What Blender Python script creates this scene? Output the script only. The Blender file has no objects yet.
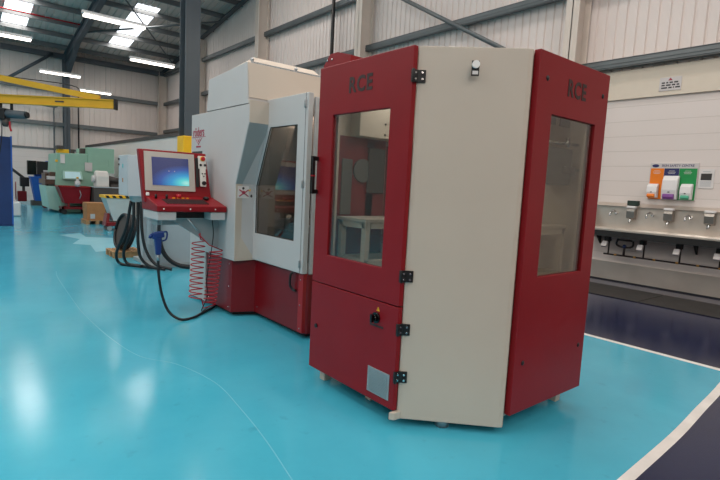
import bpy, bmesh, math, random
from mathutils import Matrix, Vector
random.seed(7)
S = bpy.context.scene
COL = S.collection
PI = math.pi

# ------------------------------------------------------------------ materials
def lin(h):
    if isinstance(h, str):
        h = [int(h[i:i+2], 16) / 255 for i in (0, 2, 4)]
    return tuple((c / 12.92 if c <= .04045 else ((c + .055) / 1.055) ** 2.4) for c in h) + (1,)

MATS = {}
def mat(name, col, rough=.5, metal=0., var=.06, scale=3., bump=0., bscale=60., emit=0., spec=.5, coat=0., rvar=0.):
    m = bpy.data.materials.new(name); m.use_nodes = True
    nt = m.node_tree; N = nt.nodes; L = nt.links
    b = N['Principled BSDF']
    c = lin(col)
    b.inputs['Roughness'].default_value = rough
    b.inputs['Metallic'].default_value = metal
    b.inputs['Specular IOR Level'].default_value = spec
    b.inputs['Coat Weight'].default_value = coat
    tc = N.new('ShaderNodeTexCoord')
    nz = N.new('ShaderNodeTexNoise'); nz.inputs['Scale'].default_value = scale; nz.inputs['Detail'].default_value = 5
    L.new(tc.outputs['Object'], nz.inputs['Vector'])
    cr = N.new('ShaderNodeValToRGB')
    cr.color_ramp.elements[0].position = .3; cr.color_ramp.elements[1].position = .7
    cr.color_ramp.elements[0].color = tuple(v * (1 - var) for v in c[:3]) + (1,)
    cr.color_ramp.elements[1].color = tuple(min(1, v * (1 + var)) for v in c[:3]) + (1,)
    L.new(nz.outputs['Fac'], cr.inputs['Fac']); L.new(cr.outputs['Color'], b.inputs['Base Color'])
    if rvar:
        mr = N.new('ShaderNodeMapRange'); mr.inputs['To Min'].default_value = rough - rvar; mr.inputs['To Max'].default_value = rough + rvar
        L.new(nz.outputs['Fac'], mr.inputs['Value']); L.new(mr.outputs['Result'], b.inputs['Roughness'])
    if bump:
        n2 = N.new('ShaderNodeTexNoise'); n2.inputs['Scale'].default_value = bscale; n2.inputs['Detail'].default_value = 3
        L.new(tc.outputs['Object'], n2.inputs['Vector'])
        bp = N.new('ShaderNodeBump'); bp.inputs['Strength'].default_value = bump; bp.inputs['Distance'].default_value = .002
        L.new(n2.outputs['Fac'], bp.inputs['Height']); L.new(bp.outputs['Normal'], b.inputs['Normal'])
    if emit:
        b.inputs['Emission Color'].default_value = c
        b.inputs['Emission Strength'].default_value = emit
    MATS[name] = m
    return m

def glass(name, tint, ior=1.5, rough=0.0, refl=1.0):
    m = bpy.data.materials.new(name); m.use_nodes = True
    nt = m.node_tree; N = nt.nodes; L = nt.links
    N.remove(N['Principled BSDF']); out = N['Material Output']
    tr = N.new('ShaderNodeBsdfTransparent'); tr.inputs['Color'].default_value = lin(tint)
    gl = N.new('ShaderNodeBsdfGlossy'); gl.inputs['Roughness'].default_value = rough
    fr = N.new('ShaderNodeLayerWeight'); fr.inputs['Blend'].default_value = .5
    pw = N.new('ShaderNodeMath'); pw.operation = 'POWER'; pw.inputs[1].default_value = 4
    ml = N.new('ShaderNodeMath'); ml.operation = 'MULTIPLY_ADD'; ml.inputs[1].default_value = .9; ml.inputs[2].default_value = .045 * refl; ml.use_clamp = True
    nz = N.new('ShaderNodeTexNoise'); nz.inputs['Scale'].default_value = 1.2
    bp = N.new('ShaderNodeBump'); bp.inputs['Strength'].default_value = .02; bp.inputs['Distance'].default_value = .01
    L.new(nz.outputs['Fac'], bp.inputs['Height']); L.new(bp.outputs['Normal'], gl.inputs['Normal'])
    mx = N.new('ShaderNodeMixShader')
    L.new(fr.outputs['Facing'], pw.inputs[0]); L.new(pw.outputs[0], ml.inputs[0]); L.new(ml.outputs[0], mx.inputs['Fac'])
    L.new(tr.outputs[0], mx.inputs[1]); L.new(gl.outputs[0], mx.inputs[2]); L.new(mx.outputs[0], out.inputs['Surface'])
    MATS[name] = m
    return m

mat('machine_white', 'bdbbbb', .42, bump=.05, bscale=250, var=.02)
mat('machine_warm', 'c3b7a9', .42, bump=.05, bscale=250, var=.02)
mat('machine_blue_grey', '98a0a2', .4, var=.02)
mat('red', '84101a', .42, spec=.3, bump=.08, bscale=300, var=.05)
mat('red_dark', '740d15', .32, spec=.4, bump=.06, bscale=300, var=.05)
mat('red_edge', '9c0f16', .34, var=.04)
mat('print_dark', '33201f', .6)
mat('print_red', 'a03048', .6)
mat('black', '101012', .45)
mat('black_gloss', '08090b', .2)
mat('rubber', '16181c', .5, bump=.2)
mat('chrome', 'c8c8c8', .18, metal=1)
mat('zinc', 'a9adb0', .42, metal=.8)
mat('alu', 'a5a9ab', .5, metal=.55, var=.04)
mat('steel_column', '4b545b', .5, bump=.1, var=.05)
mat('purlin', '767a7c', .5, metal=.2, var=.06)
mat('rail', '6c7274', .5, metal=.3, var=.06)
mat('column_cream', 'd6cabf', .6, var=.04)
mat('yellow', 'f0b818', .45, var=.06)
mat('yellow_dark', 'd2a01c', .45, var=.06)
mat('clad', 'e6dad4', .6, var=.03, scale=.6)
mat('clad_back', 'e2d8d2', .6, var=.05, scale=.4)
mat('roof_sheet', 'd8ccc4', .6, var=.08, scale=.5)
mat('flashing', 'ddd1c0', .6, var=.03)
mat('plain_wall', 'c2bdb8', .8)
mat('brace', '5b6063', .5)
mat('blue_panel', '0e3268', .5, var=.08)
mat('blue', '1b58ac', .45, var=.1)
mat('blue_gun', '143678', .4)
mat('green', '8fb8a4', .5, var=.05)
mat('green_light', 'a6cdc0', .5, var=.05)
mat('screen_pale', 'bcdfe6', .4, emit=.25)
mat('cardboard', 'a9764a', .8, var=.1, scale=8)
mat('wood', 'a98259', .75, var=.2, scale=14)
mat('grey_cab', 'b7bdc2', .45, var=.03)
mat('grey_box', '9faab0', .45, var=.04)
mat('grey_cart', 'b7c2c4', .5, var=.04)
mat('dark_unit', '4a4340', .6)
mat('drum_white', 'dcd6d0', .5)
mat('plastic_white', 'e4e2e2', .35)
mat('plastic_pale', 'cfc9c8', .5)
mat('orange', 'f08018', .4)
mat('teal_pad', '40a886', .4)
mat('purple', '7b3f8f', .4)
mat('board_green', '14914a', .5)
mat('board_navy', '252a60', .5)
mat('paper', 'dcd8d6', .7)
mat('ink', '3a3838', .7)
mat('cyan_label', '46b3b4', .5)
mat('stainless', 'd0c6bc', .36, metal=.7, var=.08, scale=2.2, rvar=.08)
mat('stainless_dark', '96908a', .35, metal=.85, var=.08)
mat('black_trim', '1b1b1c', .5)
mat('pipe', '2e2422', .5)
mat('brass', 'c79a58', .35, metal=.8)
mat('copper_dark', '5a463c', .4, metal=.4)
mat('mat_black', '2b2826', .9, bump=.8, bscale=120, var=.2)
mat('red_coil', 'b81828', .3)
mat('sponge', '2a3a34', .9)
mat('tape', 'd8d4cf', .6, var=.08, scale=6)
mat('interior_grey', '9d9c95', .5)
mat('interior_red', '7c2a2c', .45)
mat('gripper', '6d6d6b', .45, metal=.2)
mat('machine_inside', '5b4b42', .6)
mat('bezel', 'b3aca4', .45)
mat('tube_glow', 'fff6ea', .4, emit=10)
mat('fixture', 'c9c9c9', .5)
mat('key_grey', '4c3a3c', .5)
mat('pendant_white', 'd8d4cc', .4)
mat('knob_white', 'f0eeea', .4)
glass('glass_door', 'e6e8e6', 1.5, 0, 1.2)
glass('glass_side', 'e4e4de', 1.5, 0, 1.0)
glass('glass_smoke', 'c8c4be', 1.5, 0.01, 1.8)

# floor paint: glossy epoxy with faint mottling, scuffs
def epoxy(name, c1, c2, rough):
    m = bpy.data.materials.new(name); m.use_nodes = True
    nt = m.node_tree; N = nt.nodes; L = nt.links; b = N['Principled BSDF']
    tc = N.new('ShaderNodeTexCoord')
    n1 = N.new('ShaderNodeTexNoise'); n1.inputs['Scale'].default_value = .45; n1.inputs['Detail'].default_value = 8; n1.inputs['Roughness'].default_value = .62
    L.new(tc.outputs['Object'], n1.inputs['Vector'])
    cr = N.new('ShaderNodeValToRGB'); cr.color_ramp.elements[0].position = .32; cr.color_ramp.elements[1].position = .68
    cr.color_ramp.elements[0].color = lin(c1); cr.color_ramp.elements[1].color = lin(c2)
    L.new(n1.outputs['Fac'], cr.inputs['Fac'])
    n3 = N.new('ShaderNodeTexNoise'); n3.inputs['Scale'].default_value = 9; n3.inputs['Detail'].default_value = 4
    L.new(tc.outputs['Object'], n3.inputs['Vector'])
    c3 = N.new('ShaderNodeValToRGB'); c3.color_ramp.elements[0].position = .22; c3.color_ramp.elements[1].position = .36
    c3.color_ramp.elements[0].color = (.72, .72, .72, 1); c3.color_ramp.elements[1].color = (1, 1, 1, 1)
    L.new(n3.outputs['Fac'], c3.inputs['Fac'])
    mx = N.new('ShaderNodeMix'); mx.data_type = 'RGBA'; mx.blend_type = 'MULTIPLY'; mx.inputs[0].default_value = .6
    L.new(cr.outputs['Color'], mx.inputs[6]); L.new(c3.outputs['Color'], mx.inputs[7]); L.new(mx.outputs[2], b.inputs['Base Color'])
    b.inputs['Specular IOR Level'].default_value = .27
    mr = N.new('ShaderNodeMapRange'); mr.inputs['To Min'].default_value = rough - .05; mr.inputs['To Max'].default_value = rough + .06
    L.new(n1.outputs['Fac'], mr.inputs['Value']); L.new(mr.outputs['Result'], b.inputs['Roughness'])
    n2 = N.new('ShaderNodeTexNoise'); n2.inputs['Scale'].default_value = 30; n2.inputs['Detail'].default_value = 2
    L.new(tc.outputs['Object'], n2.inputs['Vector'])
    bp = N.new('ShaderNodeBump'); bp.inputs['Strength'].default_value = .12; bp.inputs['Distance'].default_value = .002
    L.new(n2.outputs['Fac'], bp.inputs['Height']); L.new(bp.outputs['Normal'], b.inputs['Normal'])
    MATS[name] = m
epoxy('floor_cyan', '3a9cb6', '4bafc7', .15)
epoxy('floor_navy', '131a36', '1a2244', .16)
epoxy('floor_patch', '76bcd0', '86c6d8', .25)
epoxy('floor_scratch', '63b2c8', '70bccf', .25)

# painted blockwork
def blocks():
    m = bpy.data.materials.new('blockwork'); m.use_nodes = True
    nt = m.node_tree; N = nt.nodes; L = nt.links; b = N['Principled BSDF']
    b.inputs['Roughness'].default_value = .55
    tc = N.new('ShaderNodeTexCoord'); mp = N.new('ShaderNodeMapping')
    mp.inputs['Location'].default_value = (0, .02, 0)
    sx = N.new('ShaderNodeSeparateXYZ'); cx = N.new('ShaderNodeCombineXYZ')
    ad = N.new('ShaderNodeMath'); ad.operation = 'ADD'
    L.new(tc.outputs['Object'], sx.inputs[0]); L.new(sx.outputs['X'], ad.inputs[0]); L.new(sx.outputs['Y'], ad.inputs[1])
    L.new(ad.outputs[0], cx.inputs['X']); L.new(sx.outputs['Z'], cx.inputs['Y']); L.new(cx.outputs[0], mp.inputs['Vector'])
    br = N.new('ShaderNodeTexBrick'); br.inputs['Scale'].default_value = 1
    br.inputs['Brick Width'].default_value = 40; br.inputs['Row Height'].default_value = .265
    br.inputs['Mortar Size'].default_value = .006; br.inputs['Mortar Smooth'].default_value = .3
    br.inputs['Color1'].default_value = lin('e2d8d3'); br.inputs['Color2'].default_value = lin('ded4ce'); br.inputs['Mortar'].default_value = lin('cfc5be')
    L.new(mp.outputs[0], br.inputs['Vector']); L.new(br.outputs['Color'], b.inputs['Base Color'])
    bp = N.new('ShaderNodeBump'); bp.invert = True; bp.inputs['Strength'].default_value = .45; bp.inputs['Distance'].default_value = .006
    L.new(br.outputs['Fac'], bp.inputs['Height']); L.new(bp.outputs['Normal'], b.inputs['Normal'])
    MATS['blockwork'] = m
blocks()

# the desktop shown on the control screen: deep blue to teal glow
def screen():
    m = bpy.data.materials.new('screen'); m.use_nodes = True
    nt = m.node_tree; N = nt.nodes; L = nt.links; b = N['Principled BSDF']
    b.inputs['Roughness'].default_value = .25; b.inputs['Base Color'].default_value = (.01, .01, .02, 1)
    tc = N.new('ShaderNodeTexCoord'); mp = N.new('ShaderNodeMapping')
    # object coordinates are metres: glow centred low right of the panel
    mp.inputs['Location'].default_value = (-.36, 0, -.03); mp.inputs['Scale'].default_value = (1, 0, 1)
    L.new(tc.outputs['Object'], mp.inputs['Vector'])
    mp2 = N.new('ShaderNodeMapping'); mp2.vector_type = 'POINT'
    mp2.inputs['Rotation'].default_value = (0, math.radians(40), 0); mp2.inputs['Scale'].default_value = (2.6, 1, 5.2)
    L.new(mp.outputs[0], mp2.inputs['Vector'])
    ln = N.new('ShaderNodeVectorMath'); ln.operation = 'LENGTH'; L.new(mp2.outputs[0], ln.inputs[0])
    cr = N.new('ShaderNodeValToRGB')
    e = cr.color_ramp.elements
    e[0].position = 0; e[0].color = lin('a8e8d8'); e[1].position = 1; e[1].color = lin('27305e')
    for p, c in ((.18, '58c8cc'), (.42, '2f8fc0'), (.72, '2b4f96')):
        x = e.new(p); x.color = lin(c)
    L.new(ln.outputs['Value'], cr.inputs['Fac'])
    L.new(cr.outputs['Color'], b.inputs['Emission Color']); b.inputs['Emission Strength'].default_value = 1.8
    MATS['screen'] = m
screen()

# ------------------------------------------------------------------ builders
def root_loc(o):
    v = Vector((0, 0, 0))
    while o: v = v + Vector(o.location); o = o.parent
    return v

class MB:
    def __init__(s): s.v = []; s.f = []; s.smooth = []
    def add(s, vs, fs, smooth=False):
        b = len(s.v); s.v += [tuple(p) for p in vs]
        s.f += [tuple(i + b for i in f) for f in fs]; s.smooth += [smooth] * len(fs); return s
    def box(s, a, b):
        x0, x1 = sorted((a[0], b[0])); y0, y1 = sorted((a[1], b[1])); z0, z1 = sorted((a[2], b[2]))
        return s.add([(x0,y0,z0),(x1,y0,z0),(x1,y1,z0),(x0,y1,z0),(x0,y0,z1),(x1,y0,z1),(x1,y1,z1),(x0,y1,z1)],
                     [(0,3,2,1),(4,5,6,7),(0,1,5,4),(1,2,6,5),(2,3,7,6),(3,0,4,7)])
    def loft(s, A, B):            # two matching loops, capped
        n = len(A)
        fs = [tuple(range(n))[::-1], tuple(range(n, 2*n))] + [(i, (i+1) % n, (i+1) % n + n, i + n) for i in range(n)]
        return s.add(list(A) + list(B), fs)
    def prism(s, pts, z0, z1): return s.loft([(p[0], p[1], z0) for p in pts], [(p[0], p[1], z1) for p in pts])
    def prismX(s, pts, x0, x1): return s.loft([(x0, p[0], p[1]) for p in pts], [(x1, p[0], p[1]) for p in pts])
    def prismY(s, pts, y0, y1): return s.loft([(p[0], y0, p[1]) for p in pts], [(p[0], y1, p[1]) for p in pts])
    def frame(s, outer, inner, axis, a, b):   # panel with a hole; loops with the same vertex count
        def P(p, t): return (t, p[0], p[1]) if axis == 'x' else (p[0], t, p[1])
        n = len(outer); vs = [P(p, a) for p in outer] + [P(p, a) for p in inner] + [P(p, b) for p in outer] + [P(p, b) for p in inner]
        fs = []
        for i in range(n):
            j = (i + 1) % n
            fs += [(i, j, j+n, i+n), (i+2*n, i+3*n, j+3*n, j+2*n), (i, i+2*n, j+2*n, j), (i+n, j+n, j+3*n, i+3*n)]
        return s.add(vs, fs)
    def tube(s, pts, r, seg=10, cyclic=False, caps=True):
        pts = [Vector(p) for p in pts]; n = len(pts); rings = []; up = Vector((0, 0, 1)); pn = None
        for i, p in enumerate(pts):
            t = (pts[min(i+1, n-1)] - pts[max(i-1, 0)]).normalized()
            if pn is None:
                pn = t.cross(up if abs(t.z) < .9 else Vector((1, 0, 0))).normalized()
            else:
                pn = (pn - t * pn.dot(t)).normalized()
            bn = t.cross(pn); rr = r[i] if isinstance(r, (list, tuple)) else r
            rings.append([p + (pn * math.cos(2*PI*k/seg) + bn * math.sin(2*PI*k/seg)) * rr for k in range(seg)])
        vs = [q for g in rings for q in g]; fs = []
        for i in range(n - 1):
            for k in range(seg):
                k2 = (k + 1) % seg; fs.append((i*seg+k, i*seg+k2, (i+1)*seg+k2, (i+1)*seg+k))
        s.add(vs, fs, True)
        if caps: s.add(rings[0], [tuple(range(seg))[::-1]]); s.add(rings[-1], [tuple(range(seg))])
        return s
    def cyl(s, a, b, r, seg=16): return s.tube([a, b], r, seg)
    def ball(s, c, r, seg=12, sc=(1,1,1)):
        vs = []; fs = []
        for i in range(seg + 1):
            th = PI * i / seg
            for k in range(seg): 
                ph = 2*PI*k/seg; vs.append((c[0]+r*sc[0]*math.sin(th)*math.cos(ph), c[1]+r*sc[1]*math.sin(th)*math.sin(ph), c[2]+r*sc[2]*math.cos(th)))
        for i in range(seg):
            for k in range(seg):
                k2 = (k+1) % seg; fs.append((i*seg+k, (i+1)*seg+k, (i+1)*seg+k2, i*seg+k2))
        return s.add(vs, fs, True)
    def quad(s, *p): return s.add(p, [tuple(range(len(p)))])
    def build(s, name, m, parent=None, bev=0.0):
        me = bpy.data.meshes.new(name); off = root_loc(parent)
        me.from_pydata([tuple(Vector(p) - off) for p in s.v], [], s.f)
        for p, sm in zip(me.polygons, s.smooth): p.use_smooth = sm
        bm = bmesh.new(); bm.from_mesh(me); bmesh.ops.remove_doubles(bm, verts=bm.verts, dist=1e-5)
        bmesh.ops.recalc_face_normals(bm, faces=bm.faces); bm.to_mesh(me); bm.free()
        me.materials.append(MATS[m] if isinstance(m, str) else m)
        o = bpy.data.objects.new(name, me); COL.objects.link(o); o.parent = parent
        if bev:
            md = o.modifiers.new('bevel', 'BEVEL'); md.width = bev; md.segments = 2; md.limit_method = 'ANGLE'; md.angle_limit = math.radians(40)
        return o

def tag(o, label=None, cat=None, group=None, kind=None):
    if label: o['label'] = label
    if cat: o['category'] = cat
    if group: o['group'] = group
    if kind: o['kind'] = kind
    return o
def thing(name, loc, label, cat, group=None):
    o = bpy.data.objects.new(name, None); COL.objects.link(o); o.location = loc; o.empty_display_size = .1
    return tag(o, label, cat, group)
def solo(mb, name, m, label, cat, group=None, bev=0., base=None):
    """one-mesh thing whose origin is set at its base"""
    xs = [p[0] for p in mb.v]; ys = [p[1] for p in mb.v]; zs = [p[2] for p in mb.v]
    c = base or ((min(xs)+max(xs))/2, (min(ys)+max(ys))/2, min(zs))
    mb.v = [(p[0]-c[0], p[1]-c[1], p[2]-c[2]) for p in mb.v]
    o = mb.build(name, m, None, bev); o.location = c
    return tag(o, label, cat, group)
def struct(mb, name, m, parent=None, bev=0.):
    o = mb.build(name, m, parent, bev)
    if parent is None: o['kind'] = 'structure'
    return o
def copy_tree(o, parent=None):
    c = o.copy(); COL.objects.link(c)
    if parent: c.parent = parent
    for ch in list(o.children): copy_tree(ch, c)
    return c
def text(body, name, m, parent, origin, right, up, size, depth=.001, bold=0., sx=1., gap=1.):
    cu = bpy.data.curves.new('t', 'FONT'); cu.body = body; cu.size = size; cu.align_x = 'CENTER'; cu.align_y = 'CENTER'
    cu.extrude = depth; cu.offset = bold; cu.resolution_u = 3; cu.space_character = gap
    ob = bpy.data.objects.new('t', cu); COL.objects.link(ob)
    dg = bpy.context.evaluated_depsgraph_get(); me = bpy.data.meshes.new_from_object(ob.evaluated_get(dg))
    bpy.data.objects.remove(ob); bpy.data.curves.remove(cu)
    r = Vector(right).normalized(); u = Vector(up).normalized(); n = r.cross(u); off = root_loc(parent)
    for v in me.vertices:
        c = v.co.copy(); v.co = Vector(origin) + r * c.x * sx + u * c.y + n * c.z - off
    me.materials.clear(); me.materials.append(MATS[m]); me.name = name
    o = bpy.data.objects.new(name, me); COL.objects.link(o); o.parent = parent
    return o
def smooth_path(pts, n=8):
    P = [Vector(p) for p in pts]; P = [P[0]*2-P[1]] + P + [P[-1]*2-P[-2]]; out = []
    for i in range(1, len(P) - 2):
        for k in range(n):
            t = k / n; a, b, c, d = P[i-1], P[i], P[i+1], P[i+2]
            out.append(.5 * ((2*b) + (c-a)*t + (2*a-5*b+4*c-d)*t*t + (3*b-a-3*c+d)*t**3))
    out.append(P[-2]); return out

# ------------------------------------------------------------------ the hall
XR, YB, XL, YF = 9.5, 28.8, -12.0, -11.2
EAVES, SLOPE, YRIDGE = 7.3, .15, 8.8
def zr(y): return EAVES + SLOPE * ((YB - y) if y > YRIDGE else (y - YRIDGE * 2 + YB) )

TAPE_B = [tuple(p)[:2] for p in smooth_path([(2.0,.97,0),(2.77,1.0,0),(3.6,1.03,0),(4.23,1.075,0),(4.75,1.11,0),(5.41,1.17,0)], 5)]
cy = [(XL, .98)] + TAPE_B + [(5.41, YB), (XL, YB)]
struct(MB().quad(*[(x, y, 0) for x, y in cy]), 'floor', 'floor_cyan')
nv = [(XL, YF), (XR, YF), (XR, YB), (5.41, YB), (5.41, 1.17)] + TAPE_B[::-1][1:] + [(XL, .98)]
struct(MB().quad(*[(x, y, 0) for x, y in nv]), 'floor', 'floor_navy')
# painted lines
def strip(path, w, z0, z1):
    m = MB(); L, R = [], []
    for i, p in enumerate(path):
        a = Vector(path[max(i-1, 0)]); b = Vector(path[min(i+1, len(path)-1)]); t = (b-a).normalized(); n = Vector((-t.y, t.x))
        L.append(Vector(p) + n*w/2); R.append(Vector(p) - n*w/2)
    for i in range(len(path)-1):
        m.loft([(*L[i], z0), (*R[i], z0), (*R[i+1], z0), (*L[i+1], z0)], [(*L[i], z1), (*R[i], z1), (*R[i+1], z1), (*L[i+1], z1)])
    return m
struct(strip([tuple(p) [:2] for p in [Vector(q) for q in TAPE_B]], .062, 0, .0012), 'trim_1', 'tape')
struct(strip([(5.41, 1.12), (5.41, 12), (5.41, 28.7)], .07, 0, .0015), 'trim_2', 'tape')
patch = [(2.04,13.52),(2.54,13.88),(2.5,12.99),(3.02,12.65),(2.58,10.62),(2.18,10.46),(2.3,11.5),(2.02,11.8),(2.3,12.6)]
struct(MB().quad(*[(x, y, .0012) for x, y in patch]), 'trim_3', 'floor_patch')
sc = [tuple(p)[:2] for p in smooth_path([(1.25,8.6,0),(1.19,8.02,0),(1.12,6.55,0),(1.1,5.8,0),(1.13,4.86,0),(1.21,4.24,0),(1.4,3.9,0),(1.5,3.39,0),(1.46,2.88,0),(1.4,2.45,0),(1.32,2.04,0),(1.25,1.7,0)], 6)]
struct(strip(sc, .006, 0, .0012), 'trim_4', 'floor_scratch')

# corrugated sheets
def ribs(u0, u1, pitch, rib, depth):
    out = []; u = u0
    while u < u1 - 1e-6:
        out += [(u, 0), (min(u + pitch - rib, u1), 0), (min(u + pitch - rib*.75, u1), depth), (min(u + pitch - rib*.25, u1), depth)]
        u += pitch
    out.append((u1, 0)); return out
def sheet(prof, f0, f1, name, m):
    mb = MB(); n = len(prof)
    mb.add([f0(*p) for p in prof] + [f1(*p) for p in prof], [(i, i+1, i+1+n, i+n) for i in range(n-1)])
    return struct(mb, name, m)
# right gable wall: blockwork below, liner sheets above
struct(MB().box((XR, YF, 0), (XR+.2, YB+.2, 3.3)), 'wall_right', 'blockwork')
sheet(ribs(YF, YB, .18, .05, .022), lambda u, d: (XR + .02 + d*1.3, u, 3.28), lambda u, d: (XR + .02 + d, u, zr(u) + .3), 'wall_right', 'clad')
struct(MB().box((XR-.045, YF, 3.29), (XR+.04, YB, 3.8)), 'trim_5', 'flashing', bev=.004)
# far eaves wall
struct(MB().box((XL, YB, 0), (XR, YB+.2, 2.55)), 'wall_back', 'blockwork')
sheet(ribs(XL, XR, .25, .05, .022), lambda u, d: (u, YB + .02 + d, 2.5), lambda u, d: (u, YB + .02 + d, 7.6), 'wall_back', 'clad_back')
struct(MB().box((XL, YB-.03, 2.5), (XR, YB+.02, 2.6)), 'trim_6', 'rail')
struct(MB().box((XL-.2, YF, 0), (XL, YB, 10.6)), 'wall_left', 'plain_wall')
struct(MB().box((XL-.2, YF-.2, 0), (XR+.2, YF, 8.2)), 'wall_front', 'plain_wall')
# roof with daylight panels
SKX = [-9.9, -5.8, -1.7, 2.45, 6.6]
SKY = [(22.0, 26.8), (11.5, 16.5), (1.0, 6.0), (-9.0, -4.0)]
def roof_strip(x0, x1, y0, y1, name='ceiling', m='roof_sheet'):
    sheet(ribs(x0, x1, .25, .07, .035), lambda u, d: (u, y0, zr(y0) + d), lambda u, d: (u, y1, zr(y1) + d), name, m)
xs = [XL] + [v for x in SKX for v in (x-.45, x+.45)] + [XR + .1]
mbs = MB()
def rs(x0, x1, y0, y1):
    prof = ribs(x0, x1, .25, .07, .035); n = len(prof)
    mbs.add([(u, y0, zr(y0)+d) for u, d in prof] + [(u, y1, zr(y1)+d) for u, d in prof], [(i, i+1, i+1+n, i+n) for i in range(n-1)])
for i in range(len(xs)-1):
    if i % 2 == 0:
        rs(xs[i], xs[i+1], YRIDGE, YB + .1); rs(xs[i], xs[i+1], YF, YRIDGE)
    else:
        y = YB + .1
        for a, b in SKY:
            for (p, q) in ((b, y),):
                if p < YRIDGE < q: rs(xs[i], xs[i+1], YRIDGE, q); rs(xs[i], xs[i+1], p, YRIDGE)
                else: rs(xs[i], xs[i+1], p, q)
            y = a
        rs(xs[i], xs[i+1], YF, y)
struct(mbs, 'ceiling', 'roof_sheet')
SKYM = mat('daylight_panel', 'f4f8ff', .5, emit=4.0)
k = 0
for x in SKX:
    for a, b in SKY:
        k += 1
        struct(MB().quad((x-.45, a, zr(a)+.01), (x+.45, a, zr(a)+.01), (x+.45, b, zr(b)+.01), (x-.45, b, zr(b)+.01)), 'window_%d' % k, SKYM)

# purlins run along X under the roof
def beam_x(y, z, w, h, x0, x1): return MB().box((x0, y-w/2, z-h), (x1, y+w/2, z))
names = ['first', 'second', 'third', 'fourth', 'fifth', 'sixth', 'seventh', 'eighth']
for i, y in enumerate((28.0, 26.6, 25.2, 23.8, 22.4, 21.0, 19.6, 18.2)):
    m = MB().box((XL, y-.012, zr(y)-.2), (XR, y+.012, zr(y)-.01)); m.box((XL, y-.07, zr(y)-.21), (XR, y, zr(y)-.19)); m.box((XL, y, zr(y)-.02), (XR, y+.07, zr(y)))
    solo(m, 'roof_purlin', 'purlin', 'grey steel roof purlin, the %s one counted from the far eaves wall' % names[i], 'roof beam', 'roof purlins')
# eaves beam
solo(MB().box((XL, YB-.35, 6.88), (XR-.2, YB-.12, 7.1)), 'eaves_beam', 'steel_column', 'dark grey eaves beam running along the top of the far wall', 'beam')
# side rails on both walls
for z, w in ((3.94, 'just above the cream ledge'), (5.42, 'at mid height, passing behind the red cabinet top'), (6.96, 'highest, meeting the big pale columns near the roof')):
    m = MB().box((XR-.17, YF, z-.09), (XR-.14, YB, z+.05)); m.box((XR-.17, YF, z+.04), (XR, YB, z+.06)); m.box((XR-.17, YF, z-.1), (XR-.05, YB, z-.08)); m.box((XR-.18, YF, z-.03), (XR-.17, YB, z-.01))
    solo(m, 'wall_rail', 'rail', 'grey right-wall rail, %s' % w, 'rail', 'rails on the right wall')
for z, w in ((3.76, 'lower one, behind the yellow crane hoist'), (5.4, 'upper one, above the yellow crane beam')):
    solo(MB().box((XL, YB-.18, z-.09), (XR-.3, YB, z+.09)), 'wall_rail', 'rail', 'grey steel wall rail on the far wall, %s' % w, 'rail', 'rails on the far wall')
# gable columns
def ibeam(x0, x1, yc, w, z0, z1, t=.025):     # web along X
    m = MB(); m.box((x0, yc-w/2, z0), (x0+t, yc+w/2, z1)); m.box((x1-t, yc-w/2, z0), (x1, yc+w/2, z1)); m.box((x0, yc-.01, z0), (x1, yc+.01, z1)); return m
for y, w in ((5.05, 'nearest, rising behind the right red cabinet panel'), (11.4, 'second nearest, behind the red cabinet door top'), (17.4, 'behind the upper hood of the white machine'), (23.3, 'just right of the dark grey column')):
    solo(ibeam(XR-.46, XR-.02, y, .26, 0, zr(y)-.25), 'wall_column', 'column_cream', 'cream painted steel wall column, %s' % w, 'column', 'cream columns on the right wall')
solo(ibeam(XR-.45, XR-.02, YB-.25, .25, 0, 7.1), 'wall_column', 'column_cream', 'cream steel column in the far corner where the two walls meet', 'column', 'cream columns on the right wall')
# gable rafter
def rafter(x0, x1, y0, y1, h):
    m = MB(); A = [(x0, y0, zr(y0)-.22-h), (x1, y0, zr(y0)-.22-h), (x1, y0, zr(y0)-.22), (x0, y0, zr(y0)-.22)]
    B = [(x0, y1, zr(y1)-.22-h), (x1, y1, zr(y1)-.22-h), (x1, y1, zr(y1)-.22), (x0, y1, zr(y1)-.22)]
    m.loft(A, B); return m
solo(rafter(XR-.3, XR-.1, YRIDGE, YB, .05), 'roof_rafter', 'steel_column', 'grey sloping rafter along the top of the right wall', 'rafter')
m = MB(); hx = 4.68
for (dz0, dz1, hw) in ((0, .03, .1), (.03, .42, .012), (.42, .45, .1)):
    A = []; 
    y0, y1 = YRIDGE, YB-.3
    def P(x, y, d): return (x, y, zr(y) - .22 - .45 + d)
    m.loft([P(hx-hw, y0, dz0), P(hx+hw, y0, dz0), P(hx+hw, y0, dz1), P(hx-hw, y0, dz1)], [P(hx-hw, y1, dz0), P(hx+hw, y1, dz0), P(hx+hw, y1, dz1), P(hx-hw, y1, dz1)])
# haunch
m.loft([(hx-.012, YB-.3, 6.65-.75), (hx-.012, YB-.3, 6.75), (hx-.012, YB-3.2, 7.12)], [(hx+.012, YB-.3, 6.65-.75), (hx+.012, YB-.3, 6.75), (hx+.012, YB-3.2, 7.12)])
m.loft([(hx-.1, YB-.3, 5.88), (hx-.1, YB-.3, 5.91), (hx-.1, YB-3.2, 7.13), (hx-.1, YB-3.2, 7.1)], [(hx+.1, YB-.3, 5.88), (hx+.1, YB-.3, 5.91), (hx+.1, YB-3.2, 7.13), (hx+.1, YB-3.2, 7.1)])
solo(m, 'roof_rafter', 'steel_column', 'dark grey main rafter with haunch above the crane, rising from far wall column', 'rafter')
m = MB(); m.box((hx-.13, YB-.5, 0), (hx+.13, YB-.47, 6.9)); m.box((hx-.13, YB-.12, 0), (hx+.13, YB-.09, 6.9)); m.box((hx-.012, YB-.5, 0), (hx+.012, YB-.1, 6.9))
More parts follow.
